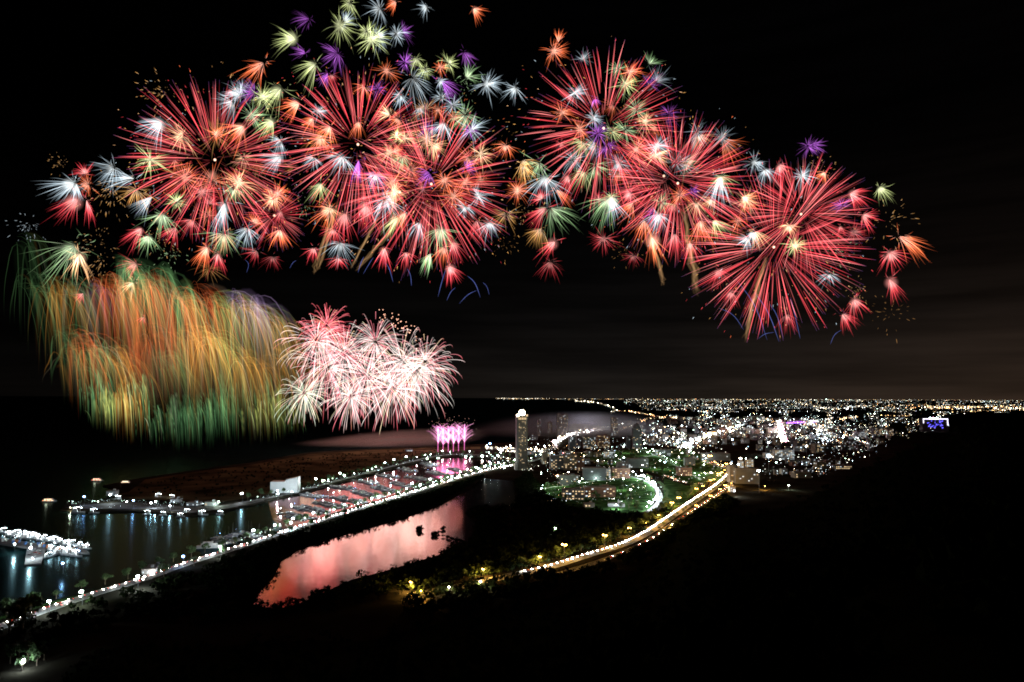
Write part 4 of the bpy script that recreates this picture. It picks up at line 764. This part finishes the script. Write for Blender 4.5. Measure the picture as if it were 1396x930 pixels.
def boat_proto(kind):
    root = empty(kind, (0, 0, -700)); ks = []
    if kind == 'sailing_yacht':
        ks = [hull_mesh(12, 3.6, 1.3).build('hull', boat_w, root), MB().box((-.5, 0, 1.75), (4.5, 2, .8)).box((-3.5, 0, 1.6), (2, 2.4, .4)).build('cabin', paint_w, root), MB().cyl((.8, 0, 1.3), .14, .08, 14, 5).build('mast', dark_m, root), MB().box((-1.9, 0, 3), (5, .45, .6)).build('boom', canvas, root)]
    elif kind == 'motor_boat':
        ks = [hull_mesh(13, 4.4, 1.6).build('hull', boat_w, root), MB().box((-1, 0, 2.5), (6, 3, 1.7)).box((-1.6, 0, 3.9), (3.6, 2.6, 1.1)).build('cabin', paint_w, root), MB().box((2.1, 0, 2.7), (.25, 2.6, .8)).build('windscreen', glass_m, root)]
    else:
        ks = [hull_mesh(20, 4.8, 2.1).build('hull', pbr('weathered_hull', (.3, .33, .36), .6, noise=.5), root), MB().box((-4, 0, 4.4), (6, 3.6, 4)).box((-4.5, 0, 7), (4, 3, 1.4)).build('wheelhouse', paint_w, root), MB().cyl((3, 0, 2), .2, .12, 11, 5).cyl((-7.5, 0, 2), .2, .12, 9, 5).build('mast', paint_w, root), MB().box((0, 0, 10.5), (15, .12, .12)).build('boom', paint_w, root)]
        for x in (-5.5, -2, 1.5, 5): ks.append(MB().ball((x, random.uniform(-1, 1), 10.1 - abs(x) * .3), .42, nu=7, nv=5).build('deck_lamp', glow_white, root, True))
        ks.append(light('deck_light', (1, 0, 8.8), 2600, (.85, .95, 1), root, .5))
    return [root, ks, False]
BP = {k: boat_proto(k) for k in ('sailing_yacht', 'motor_boat', 'fishing_boat')}
def put_boat(kind, x, y, rz, lab, group, sc=1.0):
    p = BP[kind]
    if not p[2]: o = p[0]; p[2] = True; o.location = (x, y, 0); o.rotation_euler.z = rz
    else: o = copy_tree(p[0], p[1], (x, y, 0), rz)
    o.scale = (sc,) * 3; tag(o, lab, kind.replace('_', ' '), group)
PON = [[(425, 709), (383, 699)], [(446, 701), (402, 690)], [(470, 693), (430, 684)], [(495, 687), (455, 677)], [(520, 679), (482, 669)], [(543, 672), (508, 663)], [(564, 665), (533, 657)], [(586, 655), (556, 650)], [(608, 648), (584, 643)], [(632, 643), (610, 638)],
       [(412, 674), (440, 679)], [(452, 663), (484, 668)], [(484, 655), (512, 660)], [(515, 647), (540, 652)], [(545, 639), (566, 644)], [(577, 631), (592, 636)], [(320, 742), (300, 732)], [(345, 735), (322, 727)]]
for i, (a_, c_) in enumerate(PON):
    a3, c3 = G(*a_, 0), G(*c_, 0); d_ = (c3 - a3); ln = d_.length; t = d_ / ln; rz = math.atan2(t.y, t.x); nm = ('near-side pontoon', 'far-side pontoon')[10 <= i < 16]; ix = i + 1 if i < 10 else i - 9 if i < 16 else i - 5
    o = empty('pontoon', (a3.x, a3.y, 0), rz); tag(o, 'floating timber pontoon between boats, %s %s from the sea' % (nth(ix), nm), 'pontoon', 'marina pontoons')
    MB().box((ln / 2, 0, .5), (ln, 2.4, .7)).build('deck', deckm, o)
    for k in range(int(ln / 25) + 1): MB().cyl((k * 25 + 1, 1.5, -1), .3, .3, 4, 6).build('pile', dark_m, o)
    put_lamp(c3.x, c3.y, 'dock' if i % 3 else 'white', 'small lamp at the seaward end of the %s %s' % (nth(ix), nm), 'pontoon lamps', rz, .6)
    nb = min(7, max(3, int(ln / 9)))
    for k in range(nb):
        for s_ in (-1, 1):
            if random.random() < .1: continue
            p = a3 + t * (ln * (k + .7) / (nb + .5)); kind = random.choice(('sailing_yacht', 'sailing_yacht', 'motor_boat')); sc = random.uniform(.85, 1.35)
            q = p + Vector((-t.y, t.x, 0)) * s_ * (2 + 6.5 * sc)
            put_boat(kind, q.x, q.y, rz + s_ * math.pi / 2, '%s berthed %s along %s side of the %s %s' % (kind.replace('_', ' '), nth(k + 1), 'the seaward' if s_ > 0 else 'the landward', nth(ix), nm), 'boats in the marina', sc)
FB = [(-12, 729, 'outer'), (4, 727, 0), (12, 731, 0), (22, 730, 0), (30, 733, 0), (38, 735, 0), (46, 734, 0), (52, 737, 0), (60, 736, 0), (67, 739, 0), (74, 739, 0), (82, 741, 0), (90, 743, 0), (98, 744, 0), (108, 747, 0), (118, 749, 0), (70, 752, 1), (80, 756, 1), (92, 757, 1), (66, 760, 1), (104, 759, 1)]
for i, (x, y, k) in enumerate(FB):
    g = G(x, y, 0); put_boat('fishing_boat', g.x, g.y, random.choice((random.uniform(-.6, .1), random.uniform(.8, 1.8))), 'floodlit fishing boat on the %s side of the near pier, %s from the pier root' % ('near' if k == 1 else 'far', nth(i + 1 if k != 1 else i - 15)), 'fishing boats at the near pier', random.uniform(.5, 1.0))
for i, (x, y, sc, lab) in enumerate([(106, 700, 1.5, 'large dark fishing ship moored under the tip of the boat mole'), (128, 700, 1.1, 'fishing ship right of the large dark one at the mole'), (160, 682, 1.2, 'fishing ship behind the brightest mole lamp'), (200, 702, 1.0, 'fishing ship at near side of the mole centre'), (222, 703, .9, 'fishing ship below the two mole lamps'), (246, 705, .9, 'fishing ship left of the mole corner'),
     (216, 679, 1.2, 'fishing ship anchored off the far side of the mole'), (234, 680, 1.0, 'second ship anchored off the far side of the mole'), (276, 703, 1.2, 'fishing ship moored under the quay lights, right of mole corner'), (300, 702, .9, 'fishing ship under the quay at the channel bend'), (255, 700, 1, 'fishing ship tied at the mole corner')]):
    g = G(x, y, 0); put_boat('fishing_boat', g.x, g.y, random.choice((.2, -.2, 3.1)), lab, 'ships around the boat mole', sc * .75)
def ferry(px, py, Lm, lab, glow, glow2, rz):
    g = G(px, py, 0); o = empty('ferry', g, rz); tag(o, lab, 'ferry'); hull_mesh(Lm, Lm * .24, Lm * .06).build('hull', boat_w, o)
    for k in range(2):
        MB().box((-Lm * .04, 0, Lm * (.1 + .08 * k)), (Lm * (.72 - .2 * k), Lm * .19, Lm * .07)).build('deck_house', boat_w, o)
        for j in range(9): MB().box((-Lm * .04 + Lm * (.64 - .2 * k) * (j / 8 - .5), -Lm * .1, Lm * (.1 + .08 * k)), (Lm * .045, .6, Lm * .035)).build('cabin_window', glow if (j + k) % 3 else glow2, o)
    MB().cyl((-Lm * .1, 0, Lm * .2), .5, .3, Lm * .16, 6).build('mast', dark_m, o); light('deck_light', (0, -Lm * .4, Lm * .2), 3000, (1, .7, .45), o, 2)
w1, w2, w3 = emis('ferry_window_warm', (1, .75, .5), 3), emis('ferry_window_orange', (1, .35, .12), 3), emis('ferry_window_red', (1, .12, .08), 3)
ferry(67, 684, 27, 'ferry with warm and orange cabin lights sailing left of the boat mole', w1, w2, .15); ferry(133, 656, 30, 'far ferry with white and red lights beyond the boat mole', w1, w3, .05); ferry(172, 659, 26, 'far white-lit barge right of the red-lit ferry', w1, w1, 0)
g = G(287, 747, 0); o = empty('motor_yacht', g, .25); tag(o, 'large white motor yacht with stepped decks moored beside the near quay floodlight', 'yacht')
hull_mesh(34, 8, 3.4).build('hull', paint_w, o); MB().box((-2, 0, 4.6), (20, 6, 2.4)).build('main_deck', paint_w, o); MB().box((-3, 0, 7), (13, 5, 2.2)).build('bridge', paint_w, o); MB().box((3.6, 0, 7.2), (.4, 4.6, 1.2)).build('windscreen', glass_m, o); MB().cyl((-5, 0, 8), .2, .1, 6, 5).build('mast', dark_m, o)
light('deck_light', (14, -14, 9), 5000, (.85, .95, 1), o, 1)
root = building(200, 783, 16, 6, 12, WW, 'low white quay building floodlit beside harbour road', 'quay shed', None, 'quay_shed', .5, .1, 1, 6, rot=.3)[0]
building(208, 777, 16, 4, 10, WG, 'grey flat shed behind the low white quay building', 'quay shed', None, 'quay_shed', .2, .1, 1, 5, rot=.3); building(150, 676, 12, 6, 16, WW, 'white shed on the boat mole under its brightest lamp', 'quay shed', None, 'quay_shed', .5, .1, 1, 4, rot=.2)
building(262, 690, 16, 4, 16, WG, 'long low shed on the mole at the corner', 'quay shed', None, 'quay_shed', .5, .1, 1, 6, rot=0); building(238, 685, 12, 4, 14, WW, 'small white shed between the mole lamps', 'quay shed', None, 'quay_shed', .5, .1, 1, 5, rot=0)
building(286, 690, 14, 5, 14, WW, 'white shed on the mole right of the corner', 'quay shed', None, 'quay_shed', .5, .1, 1, 5, rot=0)
building(557, 616, 10, 3, 14, WG, 'small group shed lit white on the dark spit left of the fountains', 'quay shed', None, 'quay_shed', .9, .0, 1, 5, rot=0)

crate_m = [pbr('fish_crate_blue', (.08, .2, .5), .6), pbr('fish_crate_white', (.7, .7, .68), .6), pbr('fish_crate_orange', (.6, .2, .05), .6)]
for i in range(26):
    x_ = random.uniform(0, 110); g = G(x_, 735.5 + x_ * .14 + random.uniform(0, 3))
    k = i % 3; o = empty('crate_stack', (g.x, g.y, 2), random.random() * 3); tag(o, 'stack of %s fish crates on the near pier, %s from its root' % (('blue', 'white', 'orange')[k], nth(i // 3 + 1)), 'crates', 'fish crates on the near pier')
    for j in range(3): MB().box((random.uniform(-.3, .3), 0, .6 + 1.2 * j), (2.8, 2.2, 1.1)).build('crate', crate_m[k], o)
for i in range(9):
    g = G(36 + random.uniform(0, 18), random.uniform(746, 765)); cp = CP[i % 4]; tag(copy_tree(cp[0], [k_ for k_ in cp[1] if 'light' not in k_.name], (g.x, g.y, 2.0), random.random() * 6), 'parked %s car with lights off on the bright near pier deck, %s by distance' % (cnames[i % 4], nth(i + 1)), 'car', 'cars parked on the near pier')
# ------------------------------------------------------------------ street trees
def trees_along(c, step, off, lab, group, t0=0, t1=1, sc=1.2, jit=3):
    rs = resample(c, step); n = len(rs); k = 0
    for i, (p, t) in enumerate(rs):
        if not t0 <= i / n <= t1: continue
        k += 1; s_ = Vector((-t.y, t.x, 0)) * (off + random.uniform(-jit, jit)); put_tree(p.x + s_.x, p.y + s_.y, sc * random.uniform(.8, 1.3), lab % nth(k), group)
for i, (x, y, sc) in enumerate([(12, 872, 3.4), (30, 868, 3.2)]):
    g = G(x, y); put_tree(g.x, g.y, sc, ('big dark tree at the bottom left corner of the picture edge', 'tall dark tree right of the biggest corner tree')[i], 'dark corner trees')
for i, (x, y) in enumerate([(14, 905), (26, 897), (38, 903), (50, 908), (30, 915), (60, 900)]):
    g = G(x, y); put_tree(g.x, g.y, random.uniform(1, 1.5), 'bushy tree lit by the lowest corner lamp, %s from left' % nth(i + 1), 'lit corner trees')
g = G(34, 912); put_lamp(g.x, g.y - 4, 'white', 'lowest lamp of all, hidden among trees at bottom left', 'floodlights and single lamps', 0, .8)
trees_along(r_harbour, 26, 18, 'leafy green street tree on the water side of the harbour road, %s from near end', 'trees along the harbour road')
trees_along(r_harbour, 50, -15, 'darker street tree on the landward side of the harbour road, %s from near end', 'trees along the harbour road', .1, .95)
trees_along(r_quay, 34, 15, 'leafy tree behind the far marina quay, %s from the mole', 'trees along the far quay', .1, 1, 1.3)
trees_along(r_curve, 30, -14, 'park tree inside the curved park road, %s from its lower end', 'trees in the park', sc=1)
trees_along(r_link, 48, 16, 'tree on the town road, %s from the skyscraper', 'trees on the town road', sc=1.4)
trees_along(r_high, 40, 24, 'amber-lit tree on the far side of the highway, %s from the dark end', 'trees along the highway', .05, .9, 1.4, 6)
trees_along(r_high, 34, -10, 'dark tree between highway and service road, %s from the dark end', 'trees along the highway', .3, .8, .7, 1)
pk = 0
for poly, n in (([(742, 664), (862, 648), (886, 672), (868, 700), (775, 688)], 34), ([(820, 622), (930, 616), (978, 642), (975, 656), (900, 646)], 34)):
    wp = [G(*p) for p in poly]
    while n:
        x, y = random.uniform(min(p.x for p in wp), max(p.x for p in wp)), random.uniform(min(p.y for p in wp), max(p.y for p in wp))
        if inpoly(x, y, wp): n -= 1; pk += 1; put_tree(x, y, random.uniform(1, 1.8), 'lawn tree standing in the lit green park, %s counting from the wetland' % nth(pk), 'trees on the park lawns')
for i, (x, y, pw) in enumerate([(790, 672, 90000), (850, 668, 90000), (760, 664, 60000), (875, 655, 80000), (860, 685, 60000), (840, 632, 90000), (900, 640, 110000), (930, 628, 90000), (960, 646, 140000), (890, 622, 90000), (850, 618, 90000), (815, 640, 50000)]):
    g = G(x, y); root = empty('park_floodlight', g); tag(root, 'tall greenish park floodlight mast, %s of a scattered dozen' % nth(i + 1), 'floodlight', 'park floodlights')
    MB().cyl((0, 0, 0), .35, .2, 24, 6).build('pole', dark_m, root); MB().ball((0, 0, 24), 1.7, nu=8, nv=6, sq=.6).build('lamp_head', glow_green, root, True); light('lamp_light', (0, 0, 22), pw * .85, (.75, 1, .68), root, 1)
for i, (x, y, c_, pw) in enumerate([(900, 600, (.75, .88, 1), 3e5), (930, 592, (.75, .88, 1), 3e5), (960, 606, (1, .85, .6), 4e5), (985, 592, (1, .85, .7), 5e5), (1050, 590, (.7, .8, 1), 3e5), (1090, 600, (.8, .9, 1), 3e5), (1120, 600, (.7, .85, 1), 4e5), (1150, 612, (.7, .9, 1), 3e5), (1100, 628, (.8, .9, 1), 2e5), (870, 594, (.8, .95, .9), 3e5), (1048, 622, (.9, .97, 1), 5e5), (800, 600, (1, .85, .8), 3e5), (1000, 600, (1, .85, .7), 3e5), (1010, 650, (1, .9, .8), 6e4), (1035, 672, (.9, .95, 1), 5e4), (925, 605, (.8, 1, .9), 3e5)]):
    g = G(x, y); root = empty('town_floodlight', g); tag(root, 'tall town light mast among the blocks, %s of sixteen' % nth(i + 1), 'floodlight', 'town floodlights')
    MB().cyl((0, 0, 0), .6, .4, 46, 6).build('pole', dark_m, root); MB().ball((0, 0, 46), 3.2, nu=8, nv=6, sq=.6).build('lamp_head', glow_white if c_[2] > .85 else glow_warm, root, True); light('lamp_light', (0, 0, 42), pw * .3, c_, root, 3)
# ------------------------------------------------------------------ the thousands of lights of the far town and plain
b = MB(); LC = [(1, .93, .8), (.8, .92, 1), (1, .6, .25), (1, .8, .5), (.75, 1, .85), (1, .4, .2)]
def pt_light(x, y, rp, s_, c, zoff=None):
    s_ *= (.25, .7, 1.7, 5)[int(random.random() ** 1.9 * 4)] * (.5 if y < 557 else 1)
    rp *= .68 if rp < .52 else 1; g = G(x, max(y, 544.2), 2.0); u = min(g.y, 120000) / F_PX; r = rp * u
    if zoff is None: zoff = r + min(g.y, 60000) * .0012
    b.add([(g.x + dx * r, g.y + dy * r, g.z + zoff + dz * r) for dx, dy, dz in ((1, 0, 0), (-1, 0, 0), (0, 1, 0), (0, -1, 0), (0, 0, 1), (0, 0, -1))], [(0, 2, 4), (2, 1, 4), (1, 3, 4), (3, 0, 4), (2, 0, 5), (1, 2, 5), (3, 1, 5), (0, 3, 5)], sc3(c, s_))
def rc(w=(3, 5, 1.2, 2, 4, .3)): return random.choices(LC, w)[0]
def okp(x, y): return y < sil_at(x) - 3
for _ in range(800):                       # the bright line under the horizon
    x = random.uniform(676, 1400); y = 544.4 + abs(random.gauss(0, .9)) + (x - 690) * .002; pt_light(x, y, random.uniform(.25, .5), random.uniform(.5, 5), rc((3, 1, 5, 4, .5, 1)))
CL = [(random.uniform(835, 1400), random.uniform(545.5, 558) if random.random() < .8 else random.uniform(556, 563), random.uniform(3, 16), random.uniform(.15, .8)) for _ in range(150)]
for _ in range(3800):
    q_ = random.choice(CL); x = random.gauss(q_[0], q_[2]); y = random.gauss(q_[1], q_[3]); y = max(y, 544.6 + random.random())
    if random.random() < .25: x = random.uniform(835, 1400); y = random.uniform(545.5, 560)
    y += max(0, (x - 1000)) * .004
    if x < 850 + 25 * (y > 555) or not okp(x, y): continue
    pt_light(x, y, random.uniform(.25, .5), random.uniform(.5, 6), rc((3, 3, 1.5, 3, 2.5, .3)))
CM = [(random.gauss(1020, 95), random.uniform(563, 607), random.uniform(2, 9), random.uniform(.5, 2)) for _ in range(95)]
for _ in range(2800):
    q_ = random.choice(CM); x = random.gauss(q_[0], q_[2]); y = random.gauss(q_[1], q_[3])
    if x < 860 + (606 - y) * 1.1 or not okp(x, y) or random.random() < .35 * (y < 575): continue
    pt_light(x, y, random.uniform(.25, .55), random.uniform(.6, 10), rc(), random.uniform(6, 40))
CR = [(random.uniform(1090, 1300), random.uniform(561, 600), random.uniform(2, 9), random.uniform(.4, 1.8)) for _ in range(46)]
for _ in range(800):
    q_ = random.choice(CR); x = random.gauss(q_[0], q_[2]); y = random.gauss(q_[1], q_[3])
    if okp(x, y): pt_light(x, y, random.uniform(.25, .5), random.uniform(.6, 8), rc((4, 4, 1.6, 2, 1.5, .3)), random.uniform(6, 40))
for _ in range(640):
    x = random.uniform(1040, 1215); y = random.uniform(575, 655)
    if okp(x, y): pt_light(x, y, random.uniform(.25, .5), random.uniform(.6, 9), rc((3, 5, .6, 1.5, 2, .4)), random.uniform(4, 25))
for _ in range(900):
    x = random.uniform(720, 985); y = random.uniform(600, 690)
    if y > 695 - (985 - x) * .02 or (x < 745 and y > 640) or (x > 905 and y > 662): continue
    pt_light(x, y, random.uniform(.3, .5), random.uniform(.6, 8), rc((3, 3, 1, 3, 4, .3)), random.uniform(3, 14))
for _ in range(60):
    x = random.choice((random.uniform(870, 1180), random.gauss(960, 50), random.uniform(730, 980))); y = random.uniform(588, 640)
    if not okp(x, y) or x < 760 and y < 600 or (x > 990 and y > 652): continue
    pt_light(x, y, random.uniform(.6, 1.0), random.uniform(5, 12), random.choice(((.6, .8, 1), (.6, .8, 1), (.65, 1, .75), (1, .9, .7))), random.uniform(6, 20))
def strand(pts, n, c, s_, jx=.8, jy=.5, r=(.3, .6), zo=None):
    n = int(n * 1.3)
    ln = [math.dist(a, c_) for a, c_ in zip(pts[:-1], pts[1:])]; tot = sum(ln)
    for _ in range(n):
        q = random.random() * tot; i = 0
        while q > ln[i]: q -= ln[i]; i += 1
        t = q / ln[i]; x = pts[i][0] + (pts[i + 1][0] - pts[i][0]) * t + random.gauss(0, jx); y = pts[i][1] + (pts[i + 1][1] - pts[i][1]) * t + random.gauss(0, jy)
        if okp(x, y): pt_light(x, y, random.uniform(*r), s_ * random.uniform(.4, 1.4), c if not isinstance(c, list) else random.choice(c), zo)
strand([(782, 548), (812, 550), (824, 553), (838, 558), (841, 561), (832, 563)], 90, [LC[0], LC[3]], 7)
strand([(842, 561), (870, 564), (900, 570), (932, 571)], 70, [LC[2], LC[3], LC[5]], 5); strand([(885, 566), (892, 568)], 14, LC[2], 14)
strand([(866, 574), (900, 571), (935, 572), (965, 576), (990, 577)], 60, [LC[2], LC[3]], 3)
strand([(676, 544), (735, 544)], 60, [LC[3], LC[0]], 4, r=(.3, .5)); strand([(1090, 550), (1126, 559)], 40, [LC[0], LC[3]], 4)
strand([(1260, 557), (1330, 556), (1396, 558)], 60, [LC[2], LC[3]], 6, jy=1, r=(.4, .7)); strand([(1300, 563), (1396, 560)], 30, LC[2], 5); strand([(1150, 571), (1170, 570)], 14, LC[2], 9); strand([(1270, 555), (1290, 557)], 14, LC[3], 10, jy=1.2)
strand([(1200, 568), (1240, 568)], 14, LC[2], 5); strand([(1125, 546), (1134, 547)], 8, LC[4], 9)
strand([(836, 594), (850, 585), (880, 574)], 40, [LC[5], LC[2], LC[0]], 4); strand([(800, 606), (830, 612), (880, 606), (920, 604)], 60, [LC[1], LC[4]], 7, 3, 1.5)
strand([(880, 598), (900, 602), (930, 606), (950, 604)], 70, [LC[1], LC[0]], 12, 5, 3, zo=8); strand([(925, 614), (950, 602), (968, 594), (992, 588)], 110, [LC[0], LC[1], LC[3]], 12, 3, 1.6, zo=8); strand([(950, 628), (975, 634), (992, 640)], 40, [LC[2], LC[5], LC[3]], 6, 1.5, .8, zo=5)
strand([(1118, 592), (1128, 600), (1122, 604)], 40, [LC[1]], 10, 4, 3, zo=8); strand([(1150, 594), (1185, 607)], 40, [LC[1], LC[4], LC[5]], 7, 1, .6, zo=5); strand([(1140, 612), (1188, 612)], 50, [LC[1], LC[0]], 3.5, .5, .3, (.25, .4), zo=10)
strand([(662, 613), (700, 618), (745, 619)], 60, [LC[0], LC[3]], 10, 1, .6, zo=6); strand([(662, 611), (690, 613), (740, 615)], 60, [LC[0], LC[3]], 10, 1, .4, zo=6); strand([(757, 612), (756, 606), (768, 598), (785, 592), (822, 587)], 90, [LC[0], (1, .7, .75), (1, .75, .65)], 10, 2, 1.2, zo=6); strand([(765, 618), (788, 626)], 30, (1, .3, .3), 5, 1, .5, zo=5)
strand([(660, 622), (690, 630), (712, 640), (735, 645)], 70, [LC[0], LC[3], LC[4]], 6, 6, 3, zo=5)
strand([(905, 650), (925, 658), (945, 661), (960, 662)], 40, [LC[3], LC[5], LC[0]], 6, 1, .6, zo=4); strand([(958, 648), (975, 648), (985, 650)], 24, [LC[0], LC[3]], 14, 2, 1, zo=6)
strand([(1085, 586), (1100, 590), (1110, 598)], 20, [LC[1]], 8, 3, 3, zo=8); strand([(1172, 583), (1174, 590), (1182, 592)], 16, LC[0], 6, .7, .7, zo=8)
for a_, c_ in PON: strand([a_, c_], 16, [(.6, .8, 1), (.8, .95, 1), (.7, 1, .85)], 3, 3, 1.2, (.2, .4), zo=3)
for _ in range(34):
    t_ = random.random(); q0 = random.choice((((345, 683), (560, 629)), ((450, 700), (650, 640)), ((300, 746), (450, 700)), ((560, 629), (690, 623)), ((100, 688), (300, 690))))
    pt_light(q0[0][0] + (q0[1][0] - q0[0][0]) * t_, q0[0][1] + (q0[1][1] - q0[0][1]) * t_, random.uniform(.7, 1.5), random.uniform(6, 14), random.choice(((.7, 1, .8), (.7, .9, 1), (.8, 1, .7))), 6)
strand([(300, 748), (400, 716), (450, 702), (520, 681), (600, 657), (650, 641), (700, 634)], 240, [(.75, .95, 1), (.7, 1, .8), (1, .95, .85)], 5, 2, 1.2, (.25, .5), zo=4)
strand([(345, 683), (400, 673), (450, 659), (540, 635), (600, 621), (690, 625)], 150, [(.75, .95, 1), (.7, 1, .8)], 4, 2, 1, (.2, .45), zo=4)
strand([(90, 690), (140, 684), (230, 689), (300, 689)], 90, [(.75, .95, 1), (.7, 1, .8)], 4, 3, 1.4, (.25, .5), zo=4)
strand([(0, 734), (50, 740), (118, 751)], 110, [(.8, .95, 1), (1, 1, 1)], 6, 3, 3, (.3, .6), zo=6)
strand([(300, 690), (100, 694)], 30, [(.75, .95, 1)], 3, 3, 1.2, (.2, .4), zo=3)
strand([(1180, 554), (1396, 556)], 90, [LC[2], (1, .5, .18)], 9, 6, 1.6, (.3, .5)); strand([(1250, 557), (1396, 557)], 26, [(1, .5, .18), (1, .62, .3)], 14, 6, 1.0, (.6, .9))
strand([(924, 613), (950, 602), (968, 594), (994, 588)], 60, [(1, .95, .9), (.85, .93, 1), (1, .85, .65)], 6, 2.5, 1.2, (.7, 1.3), zo=10)
strand([(757, 611), (756, 605), (768, 598), (786, 592), (822, 587)], 46, [(1, .9, .9), (1, .75, .78)], 6, 1.2, .7, (.7, 1.2), zo=8)
strand([(880, 600), (905, 604), (930, 607)], 26, [(.7, .88, 1), (.8, 1, .95)], 6, 5, 2.5, (.7, 1.1), zo=10)
strand([(1118, 594), (1132, 602)], 14, [(.7, .85, 1)], 6, 4, 2.5, (.6, 1.0), zo=10); strand([(664, 613), (700, 618), (745, 619)], 20, [(1, .95, .85)], 7, 1, .8, (.6, 1.0), zo=8)
city = b.build('city_lights', None); mt, n_, l_ = nodemat('city_light_glow'); a_ = n_.new('ShaderNodeAttribute'); a_.attribute_name = 'Col'; e_ = n_.new('ShaderNodeEmission'); l_.new(a_.outputs['Color'], e_.inputs[0]); o_ = n_.new('ShaderNodeOutputMaterial'); l_.new(e_.outputs[0], o_.inputs[0]); mt.cycles.emission_sampling = 'NONE'
city.data.materials.clear(); city.data.materials.append(mt); tag(city, 'thousands of tiny white and amber lights of the far town and plain', 'city lights', None, 'stuff')
def smoke(name, lab, px0, py0, px1, py1, Y, thick, dens, col, dy=500, tilt=0):
    a, c = P(px0, py0, Y), P(px1, py1, Y); mid = (a + c) / 2; ln = (c - a).length / 2
    b = MB(); b.ball((0, 0, 0), 1, nu=28, nv=16); o = b.build(name, None, None, True)
    for v in o.data.vertices:
        k = 1 + .12 * math.sin(v.co.x * 5 + 1) * math.cos(v.co.y * 4) + .08 * math.sin(v.co.x * 11); v.co.z *= k
    o.location = mid; o.scale = (ln, dy, thick / 2); o.rotation_euler = (0, -math.atan2(c.z - a.z, c.x - a.x), 0)
    mt, n, l = nodemat(name + '_air'); v = n.new('ShaderNodeVolumePrincipled'); v.inputs['Color'].default_value = (*col, 1); v.inputs['Anisotropy'].default_value = .2
    t = n.new('ShaderNodeTexCoord'); le = n.new('ShaderNodeVectorMath'); le.operation = 'LENGTH'; l.new(t.outputs['Object'], le.inputs[0])
    mr_ = n.new('ShaderNodeMapRange'); mr_.interpolation_type = 'SMOOTHSTEP'; l.new(le.outputs['Value'], mr_.inputs[0]); mr_.inputs[1].default_value = 0; mr_.inputs[2].default_value = .88; mr_.inputs[3].default_value = 1; mr_.inputs[4].default_value = 0
    nz = n.new('ShaderNodeTexNoise'); l.new(t.outputs['Object'], nz.inputs[0]); nz.inputs['Scale'].default_value = 3.5; nz.inputs['Detail'].default_value = 2
    m1 = n.new('ShaderNodeMapRange'); l.new(nz.outputs[0], m1.inputs[0]); m1.inputs[1].default_value = .3; m1.inputs[2].default_value = .7; m1.inputs[3].default_value = .35; m1.inputs[4].default_value = 1.6
    m2 = n.new('ShaderNodeMath'); m2.operation = 'MULTIPLY'; l.new(mr_.outputs[0], m2.inputs[0]); l.new(m1.outputs[0], m2.inputs[1])
    m3 = n.new('ShaderNodeMath'); m3.operation = 'MULTIPLY'; l.new(m2.outputs[0], m3.inputs[0]); m3.inputs[1].default_value = dens; l.new(m3.outputs[0], v.inputs['Density'])
    q = n.new('ShaderNodeOutputMaterial'); l.new(v.outputs[0], q.inputs['Volume']); o.data.materials.clear(); o.data.materials.append(mt)
    return tag(o, lab, 'smoke', None, 'stuff')
smoke('smoke', 'thin pinkish smoke drifting low over the sea behind the spit', 330, 622, 700, 588, 2950, 130, .017, (.9, .82, .82), 300)
smoke('smoke', 'dim brownish smoke hanging behind the left curtain of willow trails', 10, 470, 430, 500, 2700, 700, .0006, (.9, .85, .8), 200)
smoke('smoke', 'wide grey-violet smoke over the bay behind the skyscraper', 600, 596, 940, 584, 4000, 300, .0055, (.85, .85, .92), 900)
smoke('smoke', 'faint bluish mist over the lit town right of the skyscraper', 740, 612, 1190, 606, 3700, 170, .0022, (.78, .83, .97), 900)
light('fountain_firelight', tuple(P(615, 578, 2500)), 3.5e5, (1, .35, .65), None, 45)
random.seed(5)
for (x, y, r, kind) in PALM + [(612, 520, 30, 'pink'), (600, 470, 30, 'pink'), (395, 440, 30, 'red'), (370, 415, 24, 'red'), (352, 425, 24, 'red'), (405, 410, 26, 'red')]:  # the extra entries have no palm, added to colour the pond reflection
    lc = {'pink': (1, .30, .24), 'pinkwhite': (1, .40, .32), 'white': (1, .46, .38), 'green': (.75, .8, .5), 'red': (1, .07, .05)}[kind]
    light('cluster_fill_light', tuple(P(x, y, 2650)), 1.75e5 * random.uniform(.5, 1.5) * (r / 45) ** 2, lc, None, 2.0 * r)
light('bay_glow', tuple(P(800, 580, 4300)), 1.6e6, (.85, .82, 1), None, 80)  # added light without a lamp, brightens the bay haze for the many town lights
light('town_glow', tuple(P(930, 590, 3900)), 1.0e6, (.75, .82, 1), None, 60)  # added fill for the town mist, here and next, no lamp stands there
light('town_glow', tuple(P(1060, 592, 3900)), .8e6, (.8, .78, 1), None, 60)
random.seed(21)                            # lights added in columns for coloured streaks in the pond reflection
for i in range(13):
    bx = 352 + i * 24
    for by in (262, 312, 362) if i > 2 else (262, 300):
        bc = random.choice(((1, .30, .22), (1, .36, .27), (1, .42, .34), (1, .27, .24))) if i > 4 else ((1, .04, .03), (1, .06, .04), (1, .55, .42), (.8, .62, .42), (1, .2, .15))[i]
        light('added_firelight', tuple(P(bx + random.uniform(-6, 6), by + random.uniform(-14, 14), random.uniform(2600, 2800))), random.uniform(.9, 1.9) * 6e4, bc, None, 62)
light('added_firelight', tuple(P(240, 480, 2700)), 2.5e5, (.9, .6, .25), None, 200)  # added amber light behind the left curtain, brightens the smoke there
print('objects', len(bpy.data.objects), 'cars', ncar, 'lamps', sum(1 for o in bpy.data.objects if o.name.startswith('street_lamp')))
